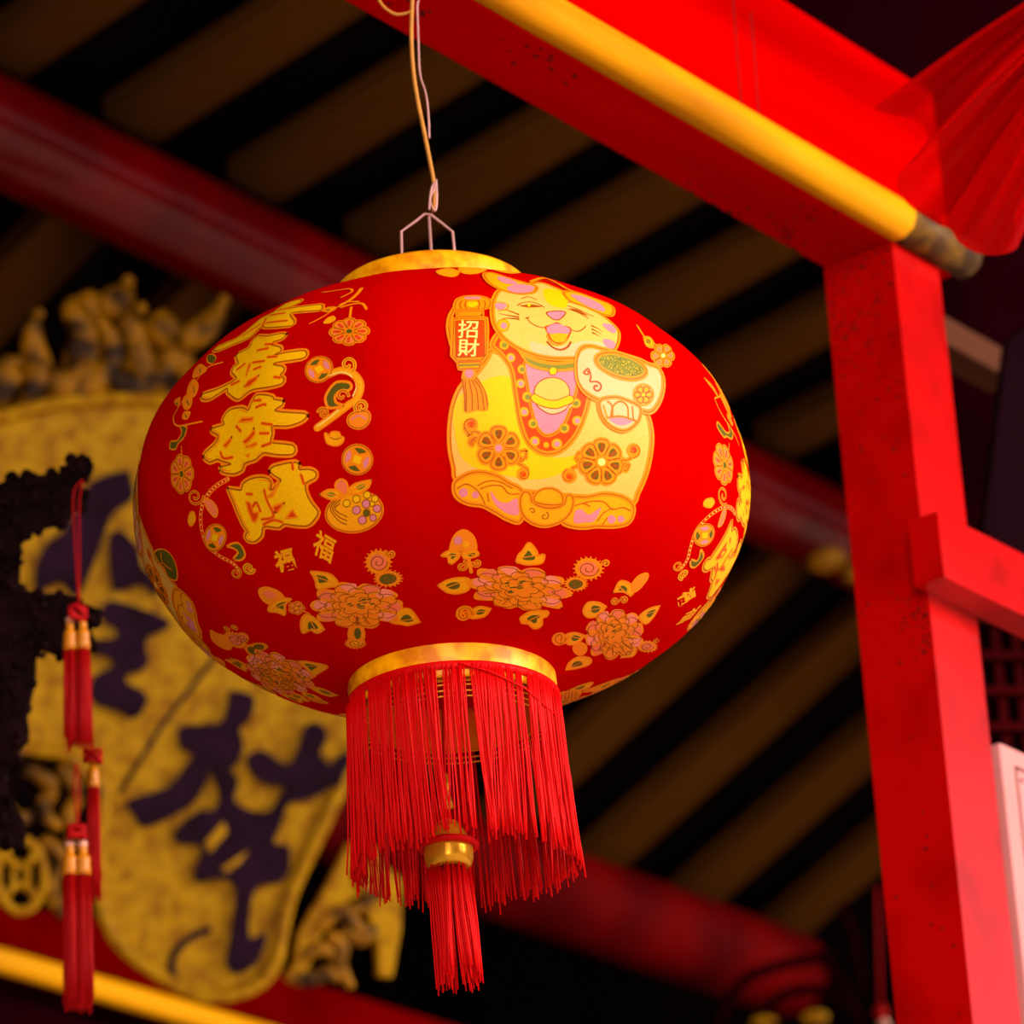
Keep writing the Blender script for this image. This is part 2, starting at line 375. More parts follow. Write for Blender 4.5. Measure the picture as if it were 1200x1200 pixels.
PC = dict(ye=(255, 182, 0), cr=(244, 174, 76), pc=(244, 174, 116), pk=(232, 124, 136), org=(250, 130, 4), br=(158, 68, 0), gr=(134, 124, 30), dg=(96, 84, 14),
          rd=(224, 4, 4), dr=(226, 62, 0), go=(255, 158, 4), wh=(250, 214, 110), po=(250, 128, 16), pp=(246, 112, 70), pq=(252, 132, 104))
PK = list(PC)
prims = []      # (verts local, faces, colour, turns)
REP = [(0, 120, -120)]
BASE, STEP = .00028, .00006
def resample(P, step):
    out = [P[0]]
    for a, b in zip(P, P[1:]):
        L = (b-a).length; k = max(1, int(L/step))
        for i in range(1, k+1): out.append(a+(b-a)*(i/k))
    return out
class G:
    def __init__(s, ox, oy, sc, lay=0): s.o = (ox, oy); s.s = sc; s.l = lay
    def px(s, pts): return [Vector((s.o[0]+x/s.s, s.o[1]+y/s.s)) for x, y in pts]
    def fill(s, pts, col, lay=0, smooth=True):
        P = s.px(pts)
        if smooth: P = cmr(P, 5, True)
        P = resample(P+[P[0]], 3)[:-1]
        uv = [Vector([math.degrees(v) for v in px2uv(p.x, p.y)]) for p in P]
        n = len(uv); x0 = min(p.x for p in uv); x1 = max(p.x for p in uv); y0 = min(p.y for p in uv); y1 = max(p.y for p in uv)
        st = .95; pts2 = list(uv); gx = x0+st/2
        while gx < x1:
            gy = y0+st/2
            while gy < y1: pts2.append(Vector((gx, gy))); gy += st
            gx += st
        try:
            r = delaunay_2d_cdt(pts2, [], [list(range(n))], 1, 1e-4)
        except Exception: return s
        off = BASE+STEP*(lay+s.l)
        prims.append(([surf(R(v.x), R(v.y), off) for v in r[0]], [tuple(f) for f in r[2]], col, REP[0])); return s
    def line(s, pts, wd, col, lay=0, closed=False, smooth=True, taper=False):
        P = s.px(pts)
        if smooth: P = cmr(P, 6, closed)
        if closed: P = P+[P[0]]
        P = resample(P, 2.6)
        off = BASE+STEP*(lay+s.l); uv = [px2uv(p.x, p.y) for p in P]
        C = [surf(u, v, off) for u, v in uv]; Nn = [(surf(u, v, off+.01)-c).normalized() for (u, v), c in zip(uv, C)]
        n = len(C); hw = wd/1190/2; vs = []; pr = None
        for i in range(n):
            a = C[(i-1) % (n-1)] if closed else C[max(0, i-1)]; b = C[(i+1) % (n-1)] if closed else C[min(n-1, i+1)]
            t = b-a
            if t.length < 1e-7: t = pr or Vector((1, 0, 0))
            pr = t; sd_ = Nn[i].cross(t).normalized(); k = hw
            if taper: k = hw*(1-.85*i/(n-1))
            vs += [C[i]+sd_*k, C[i]-sd_*k]
        prims.append((vs, [(2*i, 2*i+1, 2*i+3, 2*i+2) for i in range(n-1)], col, REP[0]))
        if not closed and not taper:
            for i in (0, n-1):
                c = C[i]; u = (C[1]-C[0]).normalized() if i == 0 else (C[-1]-C[-2]).normalized(); v = Nn[i].cross(u)
                prims.append(([c+(u*math.cos(a)+v*math.sin(a))*hw for a in [math.pi*2*k/8 for k in range(8)]], [tuple(range(8))], col, REP[0]))
        return s
    def shape(s, pts, col, lay=0, ow=4.6, oc='org', tl='br', smooth=True, tw=1.0):
        s.fill(pts, col, lay, smooth); s.line(pts, ow, oc, lay+1, True, smooth)
        if tl: s.line(pts, tw, tl, lay+2, True, smooth)
        return s
    def circ(s, x, y, rx, ry=None, a=0, n=14):
        ry = ry or rx; c, q = math.cos(R(a)), math.sin(R(a)); out = []
        for k in range(n):
            t = 2*math.pi*k/n; u, v = rx*math.cos(t), ry*math.sin(t); out.append((x+u*c-v*q, y+u*q+v*c))
        return out
    def dot(s, x, y, r, col, lay=0, ry=None, a=0): return s.fill(s.circ(x, y, r, ry, a, 10), col, lay)
    def spiral(s, x, y, r, a0, turns, wd, col='org', lay=2, tail=None, thin=True):
        n = max(6, int(abs(turns)*10)); pts = [(x+r*(1-.8*i/n)*math.cos(R(a0)+2*math.pi*turns*i/n), y+r*(1-.8*i/n)*math.sin(R(a0)+2*math.pi*turns*i/n)) for i in range(n+1)]
        if tail: pts = list(tail)+pts
        s.line(pts, wd, col, lay)
        if thin: s.line(pts, 1, 'br', lay+1)
        return s
    def flower(s, x, y, r, n, petal='dr', inn='dg', cen='pk', lay=2, ry=None, a0=0, edge='org', ew=2.6):
        ry = ry or r; f = ry/r
        pet = []
        for k in range(n):
            a = 2*math.pi*k/n+R(a0); c, q = math.cos(a), math.sin(a); w_ = .36 if n <= 7 else .30
            P = [(.24, 0), (.5, w_*.7), (.8, w_), (1.0, w_*.5), (1.0, -w_*.5), (.8, -w_), (.5, -w_*.7)]
            pet.append(([(x+r*(u*c-v*q), y+r*f*(u*q+v*c)) for u, v in P], c, q))
        for P, c, q in pet: s.fill(P, 'org', lay); s.line(P, ew+2.4, 'org', lay, True)
        for P, c, q in pet: s.line(P, 1, 'br', lay+1, True)
        for P, c, q in pet:
            s.fill([(x+r*(u*c-v*q), y+r*f*(u*q+v*c)) for u, v in [(.42, 0), (.62, .15), (.84, .14), (.84, -.14), (.62, -.15)]], petal, lay+1)
            if inn: s.line([(x+r*(u*c-v*q), y+r*f*(u*q+v*c)) for u, v in [(.5, 0), (.8, 0.03)]], max(1.6, r/s.s*.16), inn, lay+2)
        s.dot(x, y, r*.26, 'org', lay+2, r*f*.26); s.dot(x, y, r*.17, cen, lay+3, r*f*.17); return s
    def coin(s, x, y, rx, ry, a, lay=0):
        s.shape(s.circ(x, y, rx, ry, a), 'org', lay, 2.5); c, q = math.cos(R(a)), math.sin(R(a))
        def T(u, v): return (x+u*rx*c-v*ry*q, y+u*rx*q+v*ry*c)
        for k in range(4):
            b = k*90; co = 'dg' if k % 2 else 'pk'
            s.fill([T((.76 if i in (0, 8) else .8)*math.cos(R(b-34+8.5*i)), .8*math.sin(R(b-34+8.5*i))) for i in range(9)]+[T(.42*math.cos(R(b)), .42*math.sin(R(b)))], co, lay+3, smooth=False)
        s.fill([T(.26, .26), T(-.26, .26), T(-.26, -.26), T(.26, -.26)], 'ye', lay+4, False); return s
    def leaf(s, pts, lay=0, inn='dg'):
        mx = sum(p[0] for p in pts)/len(pts); my = sum(p[1] for p in pts)/len(pts)
        i0 = max(range(len(pts)), key=lambda i: (pts[i][0]-mx)**2+(pts[i][1]-my)**2)
        a_, b_, c_ = pts[i0-1], pts[i0], pts[(i0+1) % len(pts)]
        nb_ = [(b_[0]+(q_[0]-b_[0])*.12, b_[1]+(q_[1]-b_[1])*.12) for q_ in (a_, c_)]
        pts = list(pts[:i0])+[nb_[0], b_, nb_[1]]+list(pts[i0+1:])
        s.fill(pts, 'go', lay); s.line(pts, 2.6, 'org', lay+1, True)
        cx = sum(p[0] for p in pts)/len(pts); cy = sum(p[1] for p in pts)/len(pts)
        s.fill([(cx+(x-cx)*.45, cy+(y-cy)*.45) for x, y in pts], inn, lay+2)
        far = max(pts, key=lambda p: (p[0]-cx)**2+(p[1]-cy)**2)
        s.line([(cx-(far[0]-cx)*.5, cy-(far[1]-cy)*.5), (cx+(far[0]-cx)*.8, cy+(far[1]-cy)*.8)], 1.4, 'org', lay+3); return s
    def shell(s, x, y, r, a0, ry=None, cen='pp', lay=1):
        ry = ry or r
        s.fill(s.circ(x, y, r, ry), 'org', lay); n = 18
        for k in range(n):
            a = 2*math.pi*k/n; s.line([(x+r*.9*math.cos(a), y+ry*.9*math.sin(a)), (x+r*1.14*math.cos(a), y+ry*1.14*math.sin(a))], 1.7, 'org', lay)
        s.fill(s.circ(x, y, r*.68, ry*.68), cen, lay+1)
        pts = [(x+r*(.78-.62*i/16)*math.cos(R(a0)+i*.62), y+ry*(.78-.62*i/16)*math.sin(R(a0)+i*.62)) for i in range(17)]
        s.line(pts, 1.2, 'br', lay+2); return s
    def peony(s, x, y, rx, ry, a, seed, lay=2):
        rr = random.Random(seed); c, q = math.cos(R(a)), math.sin(R(a))
        def T(u, v): return (x+u*rx*c-v*ry*q, y+u*rx*q+v*ry*c)
        out = []; n = 10
        for k in range(n):
            for t, m_ in ((-.5, .80), (-.28, .95), (0, 1.0+rr.uniform(-.06, .08)), (.28, .95)):
                b = 2*math.pi*(k+t)/n; sq = .92 if abs(math.sin(b)) > .7 else 1
                out.append(T(m_*math.cos(b)*1, m_*math.sin(b)*sq))
        s.fill(out, 'po', lay); s.line(out, 2.8, 'org', lay+1, True)
        for k in range(n):                       # pink outer petals
            b = 2*math.pi*k/n+rr.uniform(-.1, .1)
            if math.sin(b) > .75: continue
            P = [T(.9*math.cos(b-.2), .88*math.sin(b-.2)), T(.94*math.cos(b), .92*math.sin(b)), T(.9*math.cos(b+.2), .88*math.sin(b+.2)), T(.60*math.cos(b+.12), .60*math.sin(b+.12)), T(.60*math.cos(b-.12), .60*math.sin(b-.12))]
            s.fill(P, 'pq' if k % 2 else 'pp', lay+2)
        for ring, m_ in ((.84, 8), (.66, 8), (.5, 7), (.36, 6)):
            for k in range(m_):                  # petal arcs
                b = 2*math.pi*(k+ring*3)/m_; h = math.pi/m_*.95
                P = [T(ring*.78*math.cos(b-h), ring*.78*math.sin(b-h)), T(ring*math.cos(b-h*.6), ring*math.sin(b-h*.6)), T(ring*1.08*math.cos(b), ring*1.08*math.sin(b)), T(ring*math.cos(b+h*.6), ring*math.sin(b+h*.6)), T(ring*.78*math.cos(b+h), ring*.78*math.sin(b+h))]
                s.line(P, 1.0, 'br', lay+4)
                if ring < .84: s.line([(px_*.985+x*.015, py_*.985+y*.015) for px_, py_ in P], 1.5, 'go', lay+3)
        for k in range(22):
            b = rr.random()*6.28; u = rr.random()*.34; s.line([T(u*math.cos(b), u*math.sin(b)-.05), T(u*math.cos(b)+.07, u*math.sin(b)-.08)], 1.7, 'dg' if k % 3 else 'go', lay+5)
        for k in range(16):
            b = rr.uniform(.2, 2.9); s.line([T(.4*math.cos(b), .45*math.sin(b)), T(.78*math.cos(b), .8*math.sin(b))], .9, 'go' if k % 2 else 'br', lay+5)
        return s
def glyph(ch, x, y, size, rot, col, lay, off=0.0, sx=1.0, shear=0.0, ow=0):
    cu = bpy.data.curves.new('g', 'FONT'); cu.body = ch; cu.offset = off; cu.resolution_u = 3
    ob = bpy.data.objects.new('g', cu); COL.objects.link(ob)
    dg = bpy.context.evaluated_depsgraph_get(); me = ob.evaluated_get(dg).to_mesh()
    V = [v.co.copy() for v in me.vertices]; Fs = [tuple(p.vertices) for p in me.polygons]
    bpy.data.objects.remove(ob)
    cx = (min(v.x for v in V)+max(v.x for v in V))/2; cy = (min(v.y for v in V)+max(v.y for v in V))/2
    c, q = math.cos(R(rot)), math.sin(R(rot)); out = []
    for v in V:
        u = (v.x-cx)*size*sx; t = -(v.y-cy)*size; u += shear*t
        X = x+u*c-t*q; Y = y+u*q+t*c
        out.append(surf(*px2uv(X, Y), BASE+STEP*lay))
    prims.append((out, Fs, col, REP[0]))

# ---- lucky cat
k = G(500, 290, 3.43); A = G(520, 310, 6); Cc = G(520, 440, 5); Bc = G(600, 380, 6)
body = [(205, 500), (180, 520), (135, 570), (108, 640), (96, 730), (98, 810), (112, 880), (128, 935), (250, 965), (430, 985), (640, 1010), (815, 1030), (850, 985), (885, 900), (903, 810), (905, 740), (888, 670), (850, 640), (700, 600), (640, 560), (560, 500), (330, 440), (262, 418), (240, 450)]
k.shape(body, 'cr', 1, 7.5)
k.fill([(130, 600), (330, 520), (370, 720), (500, 840), (640, 830), (560, 900), (420, 930), (180, 880), (115, 760)], 'ye', 2)
# feet and base
Lf = [(62, 640), (90, 605), (150, 575), (220, 568), (310, 590), (380, 630), (450, 665), (470, 740), (450, 850), (380, 842), (300, 800), (230, 765), (140, 748), (75, 705)]
Rf = [(745, 715), (840, 712), (940, 692), (1040, 705), (1100, 745), (1112, 800), (1080, 862), (1000, 880), (900, 880), (820, 890), (740, 882), (690, 850), (700, 760)]
Cc.shape(Lf, 'go', 5, 6); Cc.shape(Rf, 'go', 5, 6)
Cc.fill([(275, 680), (320, 735), (370, 745), (430, 720), (440, 805), (385, 810), (320, 775), (285, 730)], 'pk', 8)
Cc.fill([(765, 800), (800, 785), (845, 815), (890, 790), (920, 775), (880, 850), (820, 860), (760, 862)], 'pk', 8)
for x, y, r in ((115, 685, 26), (185, 700, 20), (985, 840, 24), (1040, 838, 20)): Cc.dot(x, y, r, 'pk', 8)
for P in ([(200, 645), (260, 620), (330, 625), (400, 660)], [(215, 665), (280, 645), (340, 650), (380, 690), (440, 690)], [(80, 660), (130, 635), (180, 660), (215, 700), (240, 755)], [(255, 690), (262, 740)], [(820, 745), (880, 735), (940, 740), (990, 780), (1050, 770), (1095, 790)], [(760, 765), (810, 750), (850, 765)], [(900, 850), (940, 800), (990, 775)], [(930, 870), (960, 830)]):
    Cc.line(P, 2.2, 'org', 8); Cc.line(P, .9, 'br', 9)
# collar (bib)
bib = [(262, 395), (300, 345), (360, 400), (430, 440), (600, 445), (660, 520), (650, 610), (628, 690), (595, 760), (545, 812), (490, 828), (440, 812), (400, 770), (372, 690), (355, 590), (338, 490), (296, 430)]
k.shape(bib, 'dr', 4, 6.5)
k.shape([(392, 470), (430, 455), (520, 480), (605, 470), (602, 560), (580, 640), (548, 715), (515, 745), (478, 752), (445, 720), (420, 640), (405, 550)], 'pk', 7, 4)
for x, y, r, c in ((310, 395, 20, 'gr'), (383, 490, 19, 'gr'), (405, 600, 22, 'gr'), (428, 706, 20, 'gr'), (552, 726, 21, 'gr'), (597, 628, 20, 'gr'), (337, 445, 19, 'pk'), (377, 547, 19, 'pk'), (392, 660, 20, 'pk'), (435, 777, 21, 'pk'), (523, 788, 22, 'pk'), (602, 698, 20, 'pk'), (481, 792, 12, 'go'), (306, 362, 15, 'pk')):
    k.dot(x, y, r, 'org', 8); k.dot(x, y, r*.84, 'go', 9); k.dot(x+1, y+1, r*.52, c, 10)
# face
face = [(300, 172), (272, 205), (262, 255), (272, 318), (310, 368), (365, 405), (430, 430), (510, 446), (600, 448), (680, 440), (745, 415), (768, 375), (768, 335), (735, 300), (690, 268), (625, 232), (560, 190), (510, 165), (450, 145), (370, 158)]
k.shape(face, 'cr', 12, 6)
k.fill([(420, 380), (520, 400), (640, 380), (740, 400), (680, 430), (560, 440), (440, 425)], 'pc', 13)
k.fill([(470, 172), (530, 178), (562, 205), (556, 246), (510, 240), (478, 215)], 'ye', 13)
earL = [(232, 112), (262, 106), (330, 126), (400, 146), (440, 160), (430, 182), (380, 188), (320, 180), (270, 160), (240, 136)]
earR = [(548, 186), (600, 186), (680, 210), (738, 232), (752, 256), (738, 276), (690, 266), (630, 242), (575, 222)]
k.shape(earL, 'go', 15, 5); k.shape(earR, 'go', 15, 5)
k.fill([(322, 166), (370, 150), (430, 162), (415, 182), (350, 184)], 'pk', 18); k.fill([(286, 122), (330, 128), (366, 148), (330, 150), (296, 140)], 'pk', 18)
k.fill([(575, 196), (640, 206), (700, 232), (716, 258), (690, 258), (630, 236)], 'pk', 18)
k.line([(420, 140), (470, 128), (520, 148), (570, 176), (640, 196)], 5, 'org', 15); k.line([(430, 146), (470, 136), (520, 156), (570, 184)], 1, 'br', 19)
for P in ([(518, 292), (555, 272), (615, 266), (668, 282), (706, 304)], [(540, 290), (590, 302), (640, 300), (690, 296)], [(548, 242), (600, 230), (652, 250)], [(866, 300), (930, 322), (990, 350), (1046, 374)], [(870, 322), (940, 350), (1010, 388)], [(868, 274), (905, 278), (930, 290)],
          [(586, 374), (606, 405), (650, 432), (700, 445), (745, 430), (795, 415)], [(800, 420), (850, 450), (900, 470), (940, 478), (972, 462), (988, 444)], [(575, 382), (600, 372)]):
    A.line(P, 1.4, 'br', 15)
A.fill([(540, 296), (600, 282), (660, 290), (690, 300), (620, 304)], 'br', 14); A.dot(600, 288, 12, 'ye', 16); A.fill([(880, 318), (940, 330), (1010, 372), (940, 350)], 'br', 14)
A.shape([(722, 344), (760, 334), (820, 334), (852, 346), (830, 378), (796, 396), (752, 378)], 'pk', 14, 1.6, 'br', None)
A.shape([(718, 442), (760, 432), (795, 414), (835, 438), (886, 456), (876, 505), (850, 545), (805, 556), (760, 535), (736, 490)], 'go', 14, 2.0, 'dr', None)
A.fill([(726, 446), (795, 420), (878, 460), (870, 492), (810, 486), (742, 488)], 'pk', 16)
A.line([(728, 545), (770, 585), (820, 602), (865, 586), (888, 552)], 2.6, 'br', 14); A.line([(728, 500), (745, 540), (785, 566), (830, 562), (868, 530)], 2.4, 'org', 15)
for P in ([(400, 318), (455, 330), (530, 356)], [(385, 352), (440, 362), (530, 374)], [(400, 392), (450, 384), (532, 388)], [(1110, 482), (1070, 455), (1028, 438)], [(1104, 502), (1070, 480), (1030, 462)], [(1090, 514), (1060, 498), (1034, 486)]):
    A.line(P[::-1], 2.8, 'br', 14, taper=True)
A.fill([(362, 288), (400, 278), (438, 290), (430, 312), (395, 326), (366, 316)], 'pk', 15); A.line([(350, 280), (400, 272), (450, 290), (440, 320), (380, 335)], 1.6, 'org', 15)
k.fill([(704, 312), (740, 312), (760, 332), (752, 348), (722, 334)], 'pk', 15); k.fill([(704, 374), (735, 374), (758, 390), (745, 410), (718, 402)], 'pk', 15)
A.dot(415, 435, 46, 'org', 14); A.dot(415, 435, 38, 'go', 15); A.dot(420, 438, 22, 'pk', 16)
# collar band and bell
k.fill([(352, 392), (395, 425), (450, 447), (520, 460), (604, 458), (604, 494), (520, 500), (450, 490), (400, 466)], 'org', 13)
k.fill([(396, 442), (450, 462), (520, 472), (600, 468), (600, 484), (520, 490), (455, 480), (410, 462)], 'gr', 14)
k.dot(508, 497, 17, 'br', 14); k.dot(508, 497, 14, 'ye', 15)
k.fill([(436, 505), (470, 515), (450, 545), (430, 560)], 'pk', 9); k.fill([(560, 510), (600, 500), (590, 560), (575, 545)], 'pk', 9)
k.fill([(430, 606), (450, 640), (500, 668), (550, 656), (576, 630)], 'pc', 11); k.line([(430, 606), (450, 640), (500, 668), (550, 656), (576, 630)], 1.1, 'br', 12)
k.fill(k.circ(503, 582, 70, 60), 'cr', 12); k.line(k.circ(503, 582, 70, 60), 1.2, 'br', 13, True)
k.line([(434, 604), (470, 622), (520, 630), (574, 612)], 10, 'br', 14); k.line([(434, 604), (470, 622), (520, 630), (574, 612)], 8, 'ye', 15)
# gold ingot pot in the right paw
pot = [(622, 408), (604, 440), (600, 490), (608, 545), (640, 592), (700, 622), (780, 640), (850, 652), (900, 660), (930, 625), (946, 570), (944, 520), (925, 485), (890, 470), (850, 450), (760, 425), (700, 412), (655, 402)]
k.shape(pot, 'pc', 17, 6.5)
E1 = k.circ(778, 478, 106, 46, 14); k.shape(E1, 'gr', 20, 6.5)
rr = random.Random(5)
for _ in range(170):
    a = rr.random()*6.28; u = math.sqrt(rr.random())*.9; X = 778+u*(98*math.cos(a)); Y = 478+u*(36*math.sin(a))+u*98*math.cos(a)*.25
    k.dot(X, Y, 2.0, 'dg' if rr.random() < .5 else 'ye', 22)
A.spiral(1000, 765, 22, 200, -.8, 1.8, 'dr', 21, thin=False); A.line([(975, 770), (1005, 740), (1025, 790), (1020, 830), (1060, 830)], 1.8, 'dr', 21); A.spiral(1065, 870, 38, 270, 1.1, 2.2, 'dr', 21, thin=False)
coinp = [(692, 618), (745, 604), (790, 610), (845, 632), (860, 655), (848, 700), (800, 735), (750, 728), (712, 700), (692, 660)]
k.shape(coinp, 'pc', 20, 5)
k.line([(705, 640), (720, 690)], 2.4, 'org', 23); k.fill([(728, 690), (790, 685), (835, 690), (800, 712), (760, 712)], 'pk', 23)
for P in ([(722, 622), (740, 640), (742, 680)], [(735, 680), (745, 640), (775, 620), (805, 640), (808, 690)], [(825, 640), (830, 690)], [(725, 686), (780, 680), (840, 696)]): k.line(P, 2.6, 'org', 23); k.line(P, .9, 'br', 24)
k.line(k.circ(870, 592, 40, 42), 2.4, 'org', 20, True); k.flower(870, 592, 34, 6, 'go', None, 'ye', 20, ew=.8)
# sleeve flowers and curls
def curls(L):
    for P, sp_ in L:
        Cc.line(P, 5.5, 'org', 5); Cc.line(P, 1, 'br', 6); x, y, r, a, t = sp_
        Cc.dot(x, y, r*.95, 'org', 5); Cc.dot(x, y, r*.45, 'dr', 6); Cc.spiral(x, y, r, a, t, 2.6, 'org', 6)
curls([([(215, 345), (175, 330), (150, 350), (125, 310)], (160, 290, 44, 140, 1)), ([(210, 370), (165, 370), (150, 395), (165, 412)], (175, 385, 20, 90, .8)), ([(410, 500), (450, 520), (490, 545)], (465, 575, 40, 280, 1)), ([(430, 450), (480, 440), (480, 480)], (450, 485, 22, 0, .8)),
       ([(830, 540), (790, 530), (750, 545)], (735, 590, 44, 250, -1)), ([(830, 480), (790, 455), (770, 490)], (800, 505, 24, 180, .8)), ([(1030, 480), (1070, 495), (1100, 480)], (1115, 435, 44, 90, -1)), ([(1030, 530), (1070, 555), (1090, 520)], (1060, 515, 22, 0, .8))])
Cc.flower(320, 428, 122, 6, 'dg', 'br', 'pk', 7, a0=30); Cc.flower(920, 508, 128, 7, 'dg', 'br', 'wh', 7, a0=-90)
# ingot at the feet
ing = [(470, 680), (450, 720), (452, 780), (480, 830), (540, 868), (610, 878), (690, 850), (738, 800), (755, 740), (745, 705), (718, 705), (700, 755), (640, 775), (570, 765), (520, 735), (505, 690)]
Cc.shape(ing, 'go', 9, 5); Cc.shape([(535, 735), (540, 690), (590, 660), (650, 665), (690, 700), (688, 750), (620, 755)], 'go', 12, 4)
Cc.spiral(590, 820, 26, 300, 1, 1.2, 'br', 12, thin=False); Cc.spiral(520, 790, 20, 200, .9, 1.2, 'br', 12, thin=False)
# little lantern sign
A.line([(85, 300), (45, 370), (36, 460), (60, 570)], 6, 'org', 6); A.line([(85, 300), (45, 370), (36, 460), (60, 570)], 1, 'br', 7)
A.shape([(78, 300), (95, 255), (150, 235), (250, 235), (315, 255), (322, 295), (285, 318), (180, 325), (95, 322)], 'org', 10, 4.5)
for a in (125, 160, 240, 280): A.line([(a, 262), (a+(-12 if a < 200 else 12), 290), (a, 316)], 1.1, 'br', 13)
A.fill([(165, 275), (235, 275), (230, 300), (200, 310), (168, 300)], 'ye', 13); A.fill([(150, 238), (250, 238), (245, 252), (160, 252)], 'pk', 13)
A.shape([(95, 335), (270, 335), (270, 372), (95, 372)], 'org', 9, 4, smooth=False)
A.shape([(72, 385), (295, 385), (300, 470), (296, 640), (265, 680), (95, 680), (62, 640), (68, 480)], 'org', 9, 5.5, smooth=False)
A.shape([(84, 402), (280, 402), (284, 655), (88, 655)], 'dr', 12, 1.2, 'br', None, smooth=False)
A.shape([(100, 690), (262, 690), (250, 738), (108, 738)], 'go', 9, 4, smooth=False); A.line([(112, 712), (245, 712)], 2.2, 'gr', 12)
A.fill([(125, 780), (150, 770), (225, 785), (268, 850), (305, 930), (312, 1015), (290, 1036), (235, 1030), (150, 1040), (142, 930), (130, 850)], 'org', 8)
for P in ([(150, 820), (158, 920), (158, 1030)], [(178, 820), (198, 920), (200, 1030)], [(195, 815), (232, 900), (242, 1022)], [(212, 815), (262, 890), (282, 1025)], [(225, 800), (285, 890), (308, 1000)], [(132, 810), (146, 920), (150, 1035)]): A.line(P, 1.1, 'br', 10)
A.dot(178, 770, 48, 'org', 10); A.dot(178, 772, 30, 'pk', 11)
glyph('招', 520+170/6, 310+463/6, 22, 3, 'wh', 15, .012, 1.15); glyph('財', 520+172/6, 310+592/6, 21.5, 3, 'wh', 15, .010, 1.2)

# ---- four big characters 恭喜發財
D = G(220, 340, 7.5); Eg = G(220, 450, 6)
def big(g, out, holes, lines):
    out = [(p.x, p.y) for p in cmr([Vector(q_) for q_ in out], 2, True)]; g.line(out, 7.0, 'org', 2, True, False); g.fill(out, 'ye', 3, False); g.line(out, 1.5, 'br', 5, True)
    for h in holes: g.fill(h, 'dr', 5, False); g.line(h, 2.2, 'org', 6, True, False)
    for h in lines: g.line(h, 4.4, 'org', 5); g.line(h, 2.2, 'dr', 6)
big(D, [(244, 535), (262, 505), (400, 440), (520, 352), (640, 250), (760, 195), (860, 125), (985, 92), (1000, 108), (930, 145), (900, 168), (1150, 128), (1178, 150), (1150, 176), (930, 203), (915, 240), (940, 278), (905, 320), (700, 335), (660, 318), (600, 368), (540, 418), (400, 475), (290, 530)],
    [], [[(800, 180), (900, 165)], [(720, 225), (860, 208)], [(700, 292), (880, 275)], [(560, 350), (640, 300)], [(480, 400), (560, 345)], [(690, 250), (660, 320)]])
big(D, [(134, 958), (140, 918), (230, 882), (330, 835), (425, 775), (385, 725), (400, 672), (440, 645), (422, 575), (470, 542), (545, 505), (570, 450), (620, 405), (700, 412), (835, 388), (866, 402), (830, 438), (762, 462), (752, 490), (820, 508), (822, 545), (765, 580), (860, 556), (1000, 532), (1042, 546), (1028, 588), (960, 610), (800, 640), (765, 660), (838, 676), (852, 710), (822, 752), (850, 782), (830, 828), (720, 858), (580, 878), (520, 908), (450, 956), (400, 942), (345, 895), (340, 862), (250, 920), (190, 958)],
    [[(492, 860), (530, 800), (640, 748), (610, 800), (548, 850)], [(515, 765), (560, 660), (545, 640), (520, 710)]],
    [[(690, 482), (765, 482)], [(620, 535), (715, 518)], [(580, 640), (680, 630)], [(590, 700), (650, 680)], [(770, 770), (820, 775)], [(715, 595), (790, 590)], [(380, 830), (450, 800)], [(430, 700), (500, 650)]])
big(Eg, [(440, 172), (488, 84), (600, 92), (612, 112), (668, 122), (668, 152), (620, 190), (700, 202), (818, 206), (833, 230), (790, 268), (700, 298), (605, 300), (602, 350), (592, 410), (650, 422), (738, 432), (757, 468), (730, 498), (620, 498), (540, 486), (480, 530), (402, 555), (380, 600), (320, 628), (245, 618), (228, 592), (250, 575), (300, 560), (245, 542), (205, 528), (160, 548), (122, 520), (132, 480), (190, 420), (212, 362), (172, 338), (172, 312), (230, 292), (252, 280), (244, 250), (262, 212), (300, 178), (380, 166), (420, 184)],
    [[(352, 270), (382, 240), (468, 236), (458, 262)], [(244, 430), (308, 362), (300, 402), (262, 448)], [(384, 402), (432, 366), (462, 330), (470, 304), (482, 350), (440, 400), (402, 425)], [(402, 500), (438, 490), (430, 514)], [(402, 444), (490, 408), (494, 430), (450, 446)]],
    [[(488, 168), (540, 148), (556, 152)], [(530, 280), (600, 290)], [(515, 350), (575, 350)], [(530, 440), (590, 420)], [(228, 480), (250, 520), (310, 512)], [(340, 296), (370, 330)], [(470, 120), (520, 118)]])
big(Eg, [(285, 745), (302, 735), (370, 742), (384, 702), (430, 670), (500, 656), (568, 666), (593, 700), (585, 742), (612, 735), (662, 682), (640, 660), (592, 625), (597, 592), (650, 572), (758, 552), (784, 572), (788, 602), (860, 600), (900, 622), (893, 660), (832, 700), (842, 780), (882, 850), (918, 900), (890, 958), (840, 998), (740, 992), (680, 985), (640, 1008), (560, 998), (522, 1010), (515, 1060), (470, 1103), (420, 1098), (407, 1065), (420, 1035), (390, 990), (350, 900), (318, 820)],
    [[(402, 820), (438, 830), (460, 900), (498, 895), (490, 940), (470, 972), (450, 960), (420, 890)], [(562, 800), (620, 740), (655, 695), (600, 790)], [(602, 860), (690, 832), (640, 900), (612, 908)], [(692, 948), (742, 882), (778, 938)]],
    [[(452, 860), (480, 832), (508, 890)], [(412, 770), (450, 772)], [(540, 745), (560, 820), (604, 928), (520, 948)], [(530, 985), (600, 955), (668, 970)], [(740, 560), (745, 600)], [(800, 640), (820, 700)]])

